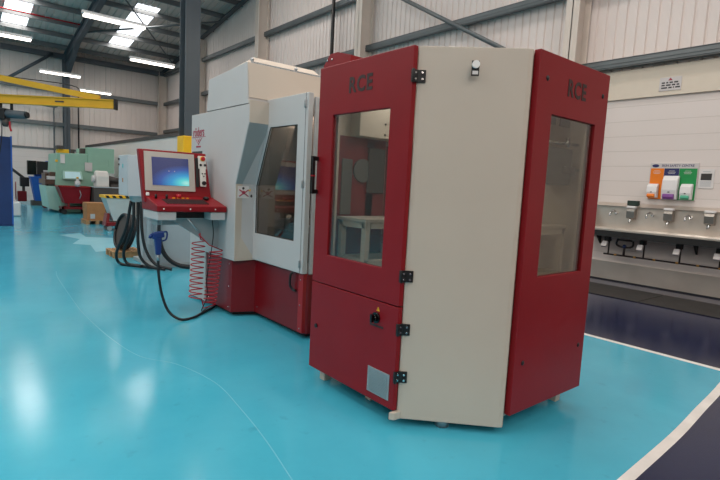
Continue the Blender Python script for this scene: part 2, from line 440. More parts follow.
solo(m, 'portal_column', 'steel_column', 'slim dark grey steel column on the far wall above the green press', 'column')
# big grey prop with yellow guard
t = thing('steel_post', (4.66, 12.37, 0), 'large dark grey steel column with yellow foot behind the control screen', 'column')
a, b, zt = 4.66, 12.37, zr(12.37) - .25
m = MB(); m.box((a-.18, b-.19, 0), (a+.18, b-.165, zt)); m.box((a-.18, b+.165, 0), (a+.18, b+.19, zt)); m.box((a-.01, b-.17, 0), (a+.01, b+.17, zt))
m.build('post', 'steel_column', t)
MB().box((a-.21, b-.22, 0), (a+.21, b+.22, 2.5)).build('yellow_guard', 'yellow', t, .02)
m = MB().box((a-.3, b-.3, 0), (a+.3, b+.3, .02)); m.build('base_plate', 'steel_column', t)
# roof braces (rods and angles)
def rod(name, p, q, r, m, label, cat='brace', group=None):
    return solo(MB().tube([p, q], r, 8), name, m, label, cat, group, base=tuple((Vector(p)+Vector(q))/2))
rod('wind_brace', (hx+.05, 25.2, zr(25.2)-.35), (XR-.3, 21.0, zr(21)-.35), .045, 'rail', 'pale tube brace crossing under the roof from rafter to corner side', group='roof braces')
rod('wind_brace', (hx+.05, 20.0, zr(20)-.4), (XR-.35, 26.6, zr(26.6)-.4), .03, 'brace', 'thin dark diagonal rod crossing the roof light nearest the grey column', group='roof braces')
rod('wind_brace', (2.3, YB-.45, 5.55), (4.1, YB-.45, 7.0), .07, 'steel_column', 'dark diagonal brace on the far wall left of the slim column', group='roof braces')
rod('wind_brace', (9.25, 10.3, 6.6), (9.25, 6.3, 4.35), .05, 'rail', 'grey diagonal tube brace on the right wall above the red cabinet', group='roof braces')
rod('conduit', (9.22, 12.87, 2.4), (9.22, 12.87, 9.2), .055, 'black', 'black vertical pipe on the right wall rising behind red cabinet', 'pipe')
m = MB().tube(smooth_path([(4.15, 28.56, 1.2), (4.15, 28.56, 4.35), (4.0, 28.56, 4.55), (0.5, 28.56, 4.75)], 6), .035, 8)
solo(m, 'conduit', 'brace', 'grey conduit bending down the far wall to the green press', 'pipe')
solo(MB().cyl((5.22, 28.6, 2.3), (5.22, 28.6, 5.3), .035, 8), 'conduit', 'black', 'dark vertical pipe on the far wall right of the slim grey column', 'pipe')
rod('conduit', (XL, 24.6, zr(24.6)-.27), (hx-.1, 24.6, zr(24.6)-.27), .03, 'red_coil', 'thin red pipe running across the roof light at the upper left', 'pipe')

# fluorescent fittings: staggered rows
def fitting(x0, x1, y, z, label):
    t = thing('fluorescent_light', ((x0+x1)/2, y, z), label, 'ceiling light', 'fluorescent lights hung from the roof')
    MB().box((x0, y-.05, z), (x1, y+.05, z+.07)).build('housing', 'fixture', t, .005)
    m = MB(); m.loft([(x0+.03, y-.13, z-.02), (x0+.03, y+.13, z-.02), (x0+.03, y+.05, z+.03), (x0+.03, y-.05, z+.03)], [(x1-.03, y-.13, z-.02), (x1-.03, y+.13, z-.02), (x1-.03, y+.05, z+.03), (x1-.03, y-.05, z+.03)])
    m.build('reflector', 'fixture', t)
    for s in (-.06, .06): MB().cyl((x0+.04, y+s, z-.045), (x1-.04, y+s, z-.045), .024, 8).build('tube', 'tube_glow', t)
    for xx in (x0+.25, x1-.25): MB().cyl((xx, y, z+.07), (xx, y, zr(y)-.2), .004, 5).build('hanger_wire', 'brace', t)
    return t
fitting(2.72, 4.24, 14.4, 5.4, 'glowing fluorescent fitting nearest the viewer, overlapping the roof light')
fitting(4.92, 6.42, 18.5, 5.4, 'glowing fluorescent fitting just left of the large grey column')
fitting(.66, 2.16, 18.5, 5.4, 'glowing fluorescent fitting cut by the left edge, under the left roof light')
fitting(2.98, 4.45, 23.8, 5.4, 'glowing fluorescent fitting above the crane arm, in front of slim column')
fitting(5.03, 6.45, 27.4, 5.4, 'small farthest glowing fluorescent fitting, above the tip of the yellow crane beam')
fitting(.8, 2.27, 27.4, 5.4, 'glowing fluorescent fitting at left edge just above the crane tie beam')

# ------------------------------------------------------------------ pallet cabinet with red doors
t = thing('pallet_changer_cabinet', (2.8, 2.4, 0), 'tall chamfered cabinet with red glazed doors and blank off-white corner panel', 'machine')
ZT = 2.32
body = [(2.185, 2.17), (2.68, 1.715), (3.5, 1.715), (3.5, 3.88), (2.74, 3.88), (2.74, 3.06), (2.185, 3.06)]
# shell as separate walls so that one can look in
m = MB()
m.prism([(2.69,1.715),(2.84,1.715),(2.84,1.735),(2.69,1.735)], .12, ZT)
m.box((3.39, 1.715, .12), (3.5, 1.735, ZT)); m.box((2.84, 1.715, .12), (3.39, 1.735, .98)); m.box((2.84, 1.715, 2.0), (3.39, 1.735, ZT))
m.box((3.48, 1.735, .12), (3.5, 3.88, ZT)); m.box((2.74, 3.86, .12), (3.48, 3.88, ZT)); m.box((2.74, 3.06, .12), (2.76, 3.86, ZT)); m.box((2.185, 3.04, .12), (2.76, 3.06, ZT))
m.box((2.185, 2.2, .12), (2.205, 2.33, ZT)); m.box((2.185, 2.93, .12), (2.205, 3.04, ZT)); m.box((2.185, 2.33, .12), (2.205, 2.93, .98)); m.box((2.185, 2.33, 2.0), (2.205, 2.93, ZT))
m.prism(body, ZT, ZT+.01); m.prism(body, .1, .12); m.prism([(p[0], p[1]) for p in [(2.21,2.2),(2.69,1.74),(3.47,1.74),(3.47,3.85),(2.77,3.85),(2.77,3.03),(2.21,3.03)]], .9, .93)
m.build('shell', 'machine_warm', t)
# chamfer panel: slightly folded edges, reaches close to the floor
m = MB(); m.prism([(2.166, 2.149), (2.180, 2.13), (2.61, 1.698), (2.632, 1.685), (2.66, 1.70), (2.69, 1.735), (2.19, 2.175)], .05, 2.335)
m.prism([(2.105, 2.16), (2.128, 2.132), (2.181, 2.129), (2.2, 2.16)], .05, .10)
m.build('corner_panel', 'machine_warm', t, .004)
# left red door (plane facing -X)
X0, X1 = 2.13, 2.165
m = MB().frame([(2.15, .775), (3.10, .775), (3.10, 2.335), (2.15, 2.335)], [(2.33, .99), (2.925, .99), (2.925, 1.99), (2.33, 1.99)], 'x', X0, X1)
door = m.build('door', 'red', t, .004)
m = MB().box((X0, 2.15, .105), (X1, 3.10, .768)); low = m.build('lower_door', 'red', t, .004)
MB().box((X0+.012, 2.33, .99), (X0+.018, 2.925, 1.99)).build('window_pane', 'glass_door', door)
text('RCE', 'lettering', 'print_dark', door, (X0-.0015, 2.632, 2.168), (0, -1, 0), (0, 0, 1), .142, .0008, .0042, .9, 1.12)
# tubular handle bracket
m = MB().box((X0-.05, 3.072, 1.43), (X0-.03, 3.10, 1.70)); m.box((X0-.05, 3.072, 1.67), (X0, 3.10, 1.70)); m.box((X0-.05, 3.072, 1.43), (X0, 3.10, 1.46))
hd = m.build('handle', 'black', door, .004)
MB().box((X0-.052, 3.07, 1.555), (X0-.03, 3.102, 1.565)).build('red_band', 'red_coil', hd)
# hinges: black plates with four screw heads
def hinge(y, z, parent):
    y = 2.148
    q = [(2.123,2.158),(2.125,2.141),(2.160,2.136),(2.193,2.105),(2.200,2.113),(2.169,2.146),(2.1295,2.15),(2.1295,2.158)]
    m = MB().prism(q, z-.036, z+.036); m.cyl((2.126, 2.142, z-.038), (2.126, 2.142, z+.038), .009, 10)
    h = m.build('hinge', 'black', parent, .001)
    for dz in (-.018, .018):
        MB().tube([(2.142, 2.140, z+dz), (2.14, 2.134, z+dz)], .006, 8).build('screw', 'chrome', h)
        c0 = Vector((2.180, 2.119, z+dz)); n0 = Vector((-.75, -.66, 0)); MB().tube([c0, c0 + n0*.012], .007, 8).build('screw', 'chrome', h)
for z in (2.16, .965): hinge(2.115, z, door)
for z in (.63, .325): hinge(2.115, z, low)
# rotary main switch, warning sign, label, lock, vent
m = MB().cyl((X0-.012, 2.35, .66), (X0, 2.35, .66), .036, 20); m.cyl((X0-.03, 2.35, .66), (X0-.012, 2.35, .66), .022, 16); m.box((X0-.05, 2.342, .635), (X0-.03, 2.358, .688))
m.build('rotary_switch', 'black_gloss', low)
m = MB().prismX([(2.352, .706), (2.322, .706), (2.337, .733)], X0-.002, X0); w = m.build('warning_triangle', 'yellow', low)
MB().box((X0-.003, 2.335, .711), (X0-.002, 2.339, .724)).build('lightning_mark', 'black', w)
MB().box((X0-.002, 2.28, .600), (X0, 2.41, .614)).build('switch_label', 'print_dark', low)
MB().cyl((X0-.008, 3.02, .44), (X0, 3.02, .44), .016, 14).build('lock', 'black', low)
vt = MB().box((X0-.004, 2.195, .155), (X0, 2.405, .325)).build('vent_plate', 'alu', low, .001)
m = MB()
for i in range(15):
    z = .17 + i * .01; m.box((X0-.006, 2.215, z), (X0-.004, 2.385, z+.005))
m.build('vent_slats', 'zinc', vt)
# right red panel (plane facing -Y)
Y0, Y1 = 1.66, 1.70
m = MB().frame([(2.665, .125), (3.545, .125), (3.545, 2.34), (2.665, 2.34)], [(2.84, .99), (3.395, .99), (3.395, 1.99), (2.84, 1.99)], 'y', Y0, Y1)
pn = m.build('side_panel', 'red', t, .004)
MB().box((2.84, Y0+.015, .99), (3.395, Y0+.021, 1.99)).build('window_pane', 'glass_side', pn)
text('RCE', 'lettering', 'print_dark', pn, (3.115, Y0-.0015, 2.168), (1, 0, 0), (0, 0, 1), .142, .0008, .0042, .86, 1.12)
for x in (2.76, 3.465):
    for z in (2.19, .45): MB().ball((x, Y0, z), .016, 10, (1, .5, 1)).build('panel_lock', 'black', pn)
# added glowing strip and fill light, put in to brighten the cabinet interior
lp = MB().box((3.25, 1.8, 2.285), (3.33, 2.9, 2.315)); mat('fill_glow', 'fff4e2', .4, emit=5); lp.build('fill_strip', 'fill_glow', t)
l = bpy.data.lights.new('cabinet_fill_light', 'AREA'); l.shape = 'RECTANGLE'; l.size = .1; l.size_y = 1.3; l.energy = 12; l.color = (1, .95, .88)
lo = bpy.data.objects.new('cabinet_fill_light', l); COL.objects.link(lo); lo.location = (2.6, 2.5, 2.28)
# feet
l = bpy.data.lights.new('cabin_fill_light', 'AREA'); l.shape = 'RECTANGLE'; l.size = .3; l.size_y = .5; l.energy = 9; l.color = (1, .85, .7)  # added fill light to brighten the milling cabin, not a fitted lamp
lo = bpy.data.objects.new('cabin_fill_light', l); COL.objects.link(lo); lo.location = (2.95, 4.35, 2.2)
for (x, y) in ((2.235, 3.02), (3.44, 1.79), (3.42, 3.7), (2.3, 2.55)):
    m = MB().box((x-.03, y-.03, 0.0), (x+.03, y+.03, .105)); m.build('foot', 'machine_warm', t)
MB().cyl((2.42, 1.99, 0), (2.42, 1.99, .06), .045, 16).build('foot', 'zinc', t)
# round white indicator on a small bracket, on the corner panel
nrm = Vector((-.68, -.733, 0)); c = Vector((2.367, 1.885, 2.213)); rt = Vector((.733, -.68, 0))
m = MB(); q = [c + nrm*.004 + rt*sx*.022 + Vector((0,0,1))*sz for sx, sz in ((-1,-.05),(1,-.05),(1,.035),(-1,.035))]
m.loft(q, [p - nrm*.006 for p in q]); br = m.build('indicator_bracket', 'black', t)
m = MB().tube([c + nrm*.003 + Vector((0,0,.012)), c + nrm*.022 + Vector((0,0,.012))], .022, 18); m.build('indicator_lens', 'knob_white', br)
q = [c + nrm*.006 + rt*sx*.016 + Vector((0,0,1))*sz for sx, sz in ((-1,-.042),(1,-.042),(1,-.022),(-1,-.022))]
MB().loft(q, [p - nrm*.003 for p in q]).build('indicator_tag', 'paper', br)
# red box on the roof of the cabinet
m = MB().prismX([(2.92, 2.33), (3.25, 2.33), (3.25, 2.40), (3.17, 2.475), (3.08, 2.475), (2.92, 2.43)], 2.26, 2.6)
rb = m.build('roof_box', 'red', t, .002)
for y in (3.14, 3.2): MB().ball((2.258, y, 2.43), .008, 8).build('bolt', 'chrome', rb)
# what stands inside: housing, racks, gripper
m = MB().box((2.37, 2.91, 1.87), (3.1, 3.03, 2.26)); hs = m.build('upper_housing', 'machine_warm', t, .006)
m = MB(); 
for z in (1.9, 1.98): MB().cyl((2.62, 2.904, z), (2.62, 2.91, z), .008, 8).build('housing_bolt', 'black', hs)
def rack(x0, x1, y0, y1, z0, z1, w):
    m = MB()
    for x in (x0, x1-w):
        for y in (y0, y1-w): m.box((x, y, z0), (x+w, y+w, z1))
    for z in (z0, z1-w): 
        m.box((x0, y0, z), (x1, y0+w, z+w)); m.box((x0, y1-w, z), (x1, y1, z+w)); m.box((x0, y0, z), (x0+w, y1, z+w)); m.box((x1-w, y0, z), (x1, y1, z+w))
    m.box((x0-.01, y0-.01, z1), (x1+.01, y1+.01, z1+.025))
    return m
rack(2.28, 2.9, 2.68, 3.0, .93, 1.245, .045).build('pallet_rack', 'machine_warm', t, .003)
rack(3.02, 3.39, 1.80, 2.12, .93, 1.275, .04).build('pallet_rack', 'machine_warm', t, .003)
m = MB().box((2.82, 3.3, 1.0), (3.1, 3.8, 1.86)); m.box((2.55, 3.02, .93), (2.62, 3.035, 1.86)); m.build('inner_column', 'interior_red', t)
MB().box((2.21, 3.02, .93), (2.27, 3.036, 2.3)).build('inner_liner', 'interior_grey', t); MB().box((2.27, 3.02, .93), (2.74, 3.036, 1.87)).build('red_liner', 'interior_red', t)
MB().box((2.27, 3.02, 1.87), (2.37, 3.036, 2.3)).build('upper_liner', 'machine_warm', t)
MB().box((2.30, 3.012, 1.28), (2.40, 3.02, 1.7)).build('liner_door', 'gripper', t, .003)
MB().tube([(2.5, 3.005, 1.62), (2.5, 3.02, 1.62)], .09, 24).build('round_port', 'gripper', t)
MB().box((2.55, 3.0, 1.45), (2.72, 3.02, 1.8)).build('port_frame', 'dark_unit', t, .003)
pnl = MB().box((3.0, 1.88, 1.84), (3.475, 1.90, 2.3)).build('inner_panel', 'machine_warm', t)
for a_, b_x in ((3.12, 3.27), (3.33, 3.46)): MB().box((a_, 1.874, 1.99), (b_x, 1.88, 2.06)).build('panel_slot', 'gripper', pnl)
MB().box((3.05, 1.9, 1.30), (3.16, 1.98, 1.84)).build('red_post', 'interior_red', t)
m = MB().box((3.02, 1.81, 1.64), (3.42, 2.05, 1.83)); m.box((3.05, 1.80, 1.58), (3.40, 1.95, 1.64)); m.box((3.3, 1.79, 1.66), (3.44, 1.95, 1.71))
m.build('gripper', 'gripper', t, .004)
m = MB().cyl((2.9, 1.80, 1.85), (3.46, 1.80, 1.865), .011, 10); m.cyl((3.32, 1.80, 1.84), (3.32, 1.80, 1.9), .014, 10); m.build('guide_rail', 'chrome', t)
m = MB().box((3.46, 2.1, .93), (3.478, 2.18, 2.3)); m.box((3.46, 2.7, .93), (3.478, 2.74, 2.3)); m.box((3.46, 1.75, 1.68), (3.478, 3.8, 1.70)); m.build('wall_rib', 'interior_grey', t)
m = MB().box((2.9, 3.7, 1.0), (3.45, 3.85, 1.6)); m.build('rear_screen', 'gripper', t)

# ------------------------------------------------------------------ milling machine
t = thing('milling_machine', (3.0, 5.0, 0), 'large white machining centre with red base and smoked door window', 'machine')
# red plinth
pl = [(2.385, 5.70), (2.385, 5.02), (2.62, 4.93), (2.62, 3.96), (2.66, 3.925), (3.6, 3.925), (3.6, 5.70)]
base = MB().prism(pl, .05, .63).build('base', 'red_dark', t, .004)
m = MB().box((2.605, 3.94, .06), (2.66, 4.02, .64)); m.build('base_post', 'red_edge', base, .003)
for y, z in ((5.62,.58),(5.62,.1),(5.08,.58),(5.08,.33),(5.08,.1)): MB().ball((2.384, y, z), .008, 8).build('screw', 'chrome', base)
for y, z in ((4.86,.12),(3.98,.58),(3.98,.33),(3.98,.1)): MB().ball((2.604 if y < 4.1 else 2.62, y, z), .008, 8).build('screw', 'chrome', base)
MB().prism([(2.45, 5.65), (2.45, 5.1), (2.7, 4.98), (2.7, 4.0), (3.5, 4.0), (3.5, 5.65)], 0, .05).build('plinth', 'black', t)
MB().tube(smooth_path([(2.6,4.12,.63),(2.58,4.13,.6),(2.585,4.14,.5),(2.6,4.11,.46),(2.6,4.06,.46)],6), .012, 8).build('door_cable', 'black', t)
# white rear section of the front face, going down to the floor
MB().box((2.37, 5.705, .03), (3.6, 6.2, 2.262)).build('rear_casing', 'machine_white', t, .006)
# front left casing: face in X = 2.36 with kinked right edge
yz = [(5.70, .635), (4.93, .635), (4.93, 1.46), (4.66, 2.08), (4.66, 2.262), (5.70, 2.262)]
fc = MB().prismX(yz, 2.36, 2.9).build('front_casing', 'machine_white', t, .005)
# angled cheek between casing and door
ck = [(4.925, .635), (4.925, 1.46), (4.655, 2.08), (4.655, 2.30)]
ck2 = [(5.00, .635), (5.02, 1.46), (4.73, 2.13), (4.73, 2.33)]
for i, (nm, mm) in enumerate((('lower_cheek', 'machine_warm'), ('cheek_slope', 'machine_blue_grey'), ('upper_cheek', 'machine_warm'))):
    a, b, c2, d = ck[i], ck[i+1], ck2[i], ck2[i+1]
    m = MB().loft([(2.365, a[0]-.004, a[1]), (2.365, b[0]-.004, b[1]), (2.365, b[0]+.05, b[1]), (2.365, a[0]+.05, a[1])],
                  [(2.61, a[0]+.035 if i == 9 else c2[0]-.07, a[1]), (2.61, d[0]-.07, b[1]), (2.61, d[0]+.02, b[1]), (2.61, c2[0]+.02, a[1])])
    m.build(nm, mm, t)
# hood
m = MB()
A = [(2.36, 4.69, 2.268), (3.7, 4.69, 2.268), (3.7, 5.72, 2.268), (2.36, 5.72, 2.268)]
B = [(2.36, 4.735, 2.68), (3.7, 4.735, 2.68), (3.7, 5.45, 2.68), (2.36, 5.66, 2.62)]
m.loft(A, B); hood = m.build('hood', 'machine_white', t, .004)
m = MB().loft([(2.37, 4.98, 2.66), (3.6, 4.98, 2.66), (3.6, 5.6, 2.6), (2.37, 5.64, 2.6)], [(2.62, 5.1, 2.83), (3.4, 5.1, 2.83), (3.4, 5.5, 2.8), (2.62, 5.55, 2.79)])
m.build('hood_cap', 'machine_warm', hood)
m = MB().loft([(2.37, 4.688, 2.33), (3.75, 4.688, 2.33), (3.75, 4.692, 2.33), (2.37, 4.692, 2.33)], [(2.37, 4.728, 2.675), (3.75, 4.728, 2.675), (3.75, 4.735, 2.675), (2.37, 4.735, 2.675)])
m.build('hood_warm_side', 'machine_warm', hood)  # hood side toned warmer: warm light from the front put into its colour
m = MB()
for i in range(44): m.box((2.42 + i*.03, 4.735, 2.68), (2.44 + i*.03, 4.755, 2.695))
for x in (2.43, 2.95): m.ball((x, 4.76, 2.715), .02, 8); m.cyl((x, 4.76, 2.68), (x, 4.76, 2.71), .01, 8)
m.build('hood_rail', 'zinc', hood)
# cabin around the work space, built as walls (so that the window shows an interior)
m = MB()
m.box((2.66, 3.925, .635), (3.75, 3.955, 2.3)); m.box((2.64, 4.0, 2.23), (3.75, 4.69, 2.30)); m.box((3.72, 3.95, .635), (3.75, 5.7, 2.3)); m.box((2.91, 5.0, .64), (3.7, 5.03, 2.25)); m.box((2.66, 3.95, .635), (3.72, 5.0, .66))
m.build('cabin', 'machine_white', t, .004)
m = MB().box((2.76, 4.35, .67), (3.4, 4.95, 1.0)); m.box((3.0, 4.3, 1.5), (3.4, 4.7, 2.22)); m.cyl((2.95, 4.5, 1.0), (2.95, 4.5, 1.12), .14, 20); m.box((3.3, 4.0, .67), (3.7, 4.98, 1.75)); m.cyl((3.2, 4.5, 1.3), (3.2, 4.5, 1.5), .07, 14)
m.build('work_table', 'machine_inside', t)
MB().box((2.82, 4.18, 1.0), (3.1, 4.34, 1.07)).build('clamp_plate', 'zinc', t, .01); MB().ball((2.86, 4.45, 1.05), .055, 12).build('clamp_knob', 'chrome', t); MB().cyl((2.84, 4.62, 1.0), (2.84, 4.62, 1.16), .05, 16).build('tool_holder', 'zinc', t)
# door
DX0, DX1 = 2.58, 2.635
out = [(3.925, .645), (5.02, .645), (5.02, 1.47), (4.72, 2.14), (4.72, 2.33), (3.925, 2.33)]
inn = [(4.10, .94), (4.885, .94), (4.885, 1.45), (4.622, 2.05), (4.60, 2.05), (4.10, 2.05)]
dr = MB().frame(out, inn, 'x', DX0, DX1).build('door', 'machine_white', t, .004)
MB().prismX(inn, DX0+.02, DX0+.026).build('door_window', 'glass_smoke', dr)
m = MB()
for i in range(len(inn)):
    a = inn[i]; b = inn[(i+1) % len(inn)]; m.tube([(DX0+.008, *a), (DX0+.008, *b)], .006, 6)
m.build('window_seal', 'black', dr)
for z in (2.23, 1.49, .735):
    m = MB().box((DX0-.012, 3.952, z-.035), (DX0, 3.985, z+.035)); m.cyl((DX0-.012, 3.968, z-.037), (DX0-.012, 3.968, z+.037), .008, 8); m.build('door_hinge', 'zinc', dr, .002)
MB().box((DX0-.002, 3.965, .65), (DX0, 3.969, 2.33)).build('door_gap', 'ink', dr)
m = MB().tube(smooth_path([(DX0, 4.985, 1.36), (DX0-.03, 4.985, 1.35), (DX0-.03, 4.985, 1.18), (DX0, 4.985, 1.17)], 5), .009, 8); m.build('door_handle', 'zinc', dr)
# warning stickers on the cheek: white plate with crossed-hand mark and yellow triangle
def cheek_pt(u, z, d=.004):      # u 0..1 across the cheek
    a = Vector((2.365, 4.921, z)); b = Vector((2.61, 4.945, z)); n = Vector((.024, -.245, 0)).normalized()
    return a.lerp(b, u) + n * d
m = MB().loft([cheek_pt(u, z, .006) for u, z in ((.08,1.31),(.95,1.31),(.95,1.44),(.08,1.44))], [cheek_pt(u, z, .001) for u, z in ((.08,1.31),(.95,1.31),(.95,1.44),(.08,1.44))])
st = m.build('warning_sticker', 'paper', t)
MB().loft([cheek_pt(u, z, .008) for u, z in ((.60,1.385),(.9,1.385),(.75,1.43))], [cheek_pt(u, z, .006) for u, z in ((.60,1.385),(.9,1.385),(.75,1.43))]).build('yellow_triangle', 'yellow', st)
m = MB().tube([cheek_pt(.15, 1.33, .008), cheek_pt(.6, 1.40, .008)], .006, 6); m.tube([cheek_pt(.15, 1.40, .008), cheek_pt(.6, 1.33, .008)], .006, 6); m.ball(cheek_pt(.36, 1.37, .008), .02, 8, (1, .2, 1)); m.build('prohibition_mark', 'print_red', st)
m = MB().ball(cheek_pt(.34, 1.415, .008), .014, 8, (1, .2, 1)); m.ball(cheek_pt(.75, 1.335, .008), .015, 8, (1, .2, 1.2)); m.build('pictogram', 'ink', st)
# lettering on the casing
text('r\u00f6ders', 'lettering', 'print_red', t, (2.3685, 5.97, 2.045), (0, -1, 0), (0, 0, 1), .155, .0008, .002, .82)
m = MB().box((2.368, 5.76, 1.985), (2.37, 6.17, 1.991)); m.tube([(2.369, 6.06, 1.972), (2.369, 5.97, 1.90), (2.369, 5.88, 1.972)], .005, 5); m.tube([(2.369, 6.0, 1.972), (2.369, 5.97, 1.93), (2.369, 5.94, 1.972)], .004, 5); m.box((2.368, 5.9, 1.865), (2.37, 6.04, 1.885)); m.build('emblem', 'print_red', t)
m = MB().frame([(5.85, 1.66), (6.16, 1.66), (6.16, 1.82), (5.85, 1.82)], [(5.87, 1.67), (6.15, 1.67), (6.15, 1.79), (5.87, 1.79)], 'x', 2.366, 2.37)
nt_ = m.build('notice_frame', 'ink', t); MB().box((2.367, 5.87, 1.67), (2.3695, 6.15, 1.79)).build('notice_paper', 'paper', nt_)
m = MB().box((2.359, 4.66, 2.264), (2.361, 5.72, 2.268)); m.build('casing_seam', 'ink', t)

# ------------------------------------------------------------------ control console
t = thing('control_console', (1.95, 5.4, .95), 'red control console with lit blue screen on a grey arm beside the white machine', 'control panel')
def tilt(z): return 5.50 + (z - 1.25) * .12
# red housing of the screen: side profile extruded in X
m = MB().loft([(1.60, 5.46, 1.22), (1.60, 5.56, 1.22), (1.56, 5.62, 1.775), (1.56, 5.545, 1.775)], [(2.335, 5.46, 1.22), (2.335, 5.62, 1.22), (2.285, 5.66, 1.775), (2.285, 5.545, 1.775)])
hs = m.build('screen_housing', 'red', t, .01)
def face(x0, x1, z0, z1, d0, d1):
    y = lambda z: 5.46 + (z - 1.22) * .153
    A = [(x0, y(z0)-d0, z0), (x1, y(z0)-d0, z0), (x1, y(z1)-d0, z1), (x0, y(z1)-d0, z1)]
    B = [(p[0], p[1] + d0 - d1, p[2]) for p in A]
    return MB().loft(A, B)
bz = face(1.61, 2.145, 1.345, 1.755, .012, 0).build('bezel', 'bezel', hs, .004)
sm = face(1.685, 2.075, 1.405, 1.70, .016, .010)
so = sm.build('screen', 'screen', bz)
# shift object origin to the lower left of the display for the gradient
off = Vector((1.685, 5.46, 1.405)) - root_loc(t)
for v in so.data.vertices: v.co -= off
so.location = off
m = MB()
for x in (1.86, 1.92): m.ball((x, 5.46+.333*.153-.017+.003, 1.555), .008, 8, (1, .3, 1))
m.build('desktop_icon', 'plastic_pale', so.parent)
face(1.615, 1.65, 1.29, 1.325, .014, 0).build('round_badge', 'plastic_white', hs, .012)
# hand-held pendant with emergency stop
pd = face(2.185, 2.275, 1.60, 1.745, .035, 0).build('pendant', 'pendant_white', hs, .008)
face(2.20, 2.265, 1.405, 1.61, .035, 0).build('pendant_grip', 'pendant_white', pd, .008)
face(2.155, 2.19, 1.40, 1.72, .018, 0).build('pendant_holder', 'black', hs, .004)
def ff(x, z, d): return (x, 5.46 + (z - 1.22) * .153 - d, z)
MB().tube([ff(2.232, 1.715, .03), ff(2.232, 1.715, .06)], .022, 14).build('stop_button', 'red_coil', pd)
MB().tube([ff(2.232, 1.715, .034), ff(2.232, 1.715, .042)], .029, 14).build('stop_ring', 'yellow', pd)
m = MB()
for x, z, r in ((2.205, 1.645, .014), (2.255, 1.645, .014), (2.235, 1.445, .024), (2.22, 1.55, .007), (2.25, 1.55, .007), (2.235, 1.52, .007)): m.tube([ff(x, z, .034), ff(x, z, .044)], r, 12)
m.build('pendant_dials', 'black', pd)
# keyboard deck
m = MB().prismX([(5.10, 1.145), (5.10, 1.205), (5.47, 1.285), (5.60, 1.285), (5.60, 1.145)], 1.615, 2.35)
dk = m.build('keyboard_deck', 'red', t, .008)
def dz(y): return 1.205 + (y - 5.10) * .08 / .37
m = MB()
for r in range(5):
    for c_ in range(16):
        x = 1.74 + c_ * .028; y = 5.18 + r * .036; m.box((x, y, dz(y)), (x+.02, y+.026, dz(y)+.012))
m.build('keys', 'key_grey', dk)
m = MB()
for c_ in range(4): x = 1.87 + c_ * .05; m.box((x, 5.40, dz(5.40)), (x+.025, 5.415, dz(5.40)+.01))
m.build('yellow_keys', 'yellow', dk)
MB().cyl((1.94, 5.42, dz(5.42)), (1.94, 5.42, dz(5.42)+.04), .025, 12).build('stop_button', 'red_coil', dk)
for x in (1.69, 1.80): MB().cyl((x, 5.38, dz(5.38)), (x, 5.38, dz(5.38)+.045), .012, 10).build('selector_knob', 'black', dk)
m = MB().ball((2.22, 5.36, dz(5.36)+.018), .03, 10, (1.1, 1.6, .7)); m.build('mouse', 'black', dk)
m = MB()
for x in (1.68, 1.95, 2.22): m.ball((x, 5.10, 1.175), .008, 8, (1, .5, 1))
m.build('deck_screws', 'knob_white', dk)
# white apron under deck with recess
m = MB().prismX([(5.115, 1.06), (5.115, 1.143), (5.58, 1.143), (5.58, 1.06)], 1.625, 1.81); m.prismX([(5.115, 1.06), (5.115, 1.143), (5.58, 1.143), (5.58, 1.06)], 2.175, 2.34); m.box((1.79, 5.3, 1.06), (2.175, 5.58, 1.143))
ap = m.build('apron', 'machine_white', t, .004)
MB().box((1.79, 5.29, 1.068), (2.175, 5.3, 1.14)).build('recess', 'black', ap)
# gusset arm
MB().prismY([(1.66, 1.058), (2.358, 1.058), (2.358, .71), (1.86, 1.03)], 5.33, 5.36).build('gusset', 'machine_blue_grey', t)
MB().box((1.7, 5.36, .99), (2.358, 5.56, 1.058)).build('support_arm', 'machine_blue_grey', t, .004)
MB().tube([(1.96, 5.2, 1.07), (2.02, 5.2, 1.0), (2.09, 5.19, .92)], .011, 8).build('air_fitting', 'zinc', t)
MB().tube(smooth_path([(2.25, 5.25, 1.05), (2.26, 5.24, .85), (2.2, 5.25, .4), (2.22, 5.27, .2), (2.18, 5.33, .02), (2.35, 5.5, .02)], 6), .005, 6).build('control_cable', 'black', t)

# red coiled air hose
def coil(p, q, r, turns, wob=0):
    pts = []; n = turns * 12
    p, q = Vector(p), Vector(q)
    for i in range(n + 1):
        f = i / n; c = p.lerp(q, f); a = 2*PI*turns*f
        pts.append(c + Vector((math.cos(a)*.35*r + .0, math.sin(a)*r*.55 , 0)) + Vector((.77, -.64, 0)) * math.cos(a) * r)
    return pts
path = [Vector((2.09, 5.19, .92)), Vector((2.12, 5.25, .84))] + coil((2.17, 5.42, .80), (2.14, 5.42, .14), .055, 11)
path += [Vector((2.2, 5.32, .05))] + coil((2.25, 5.28, .10), (2.28, 5.2, .72), .055, 14) + [Vector((2.2, 5.2, .78)), Vector((2.08, 5.2, .90))]
m = MB().tube(path, .0065, 6)
solo(m, 'coiled_air_hose', 'red_coil', 'red spiral air hose hanging below the control console in two loops', 'hose')
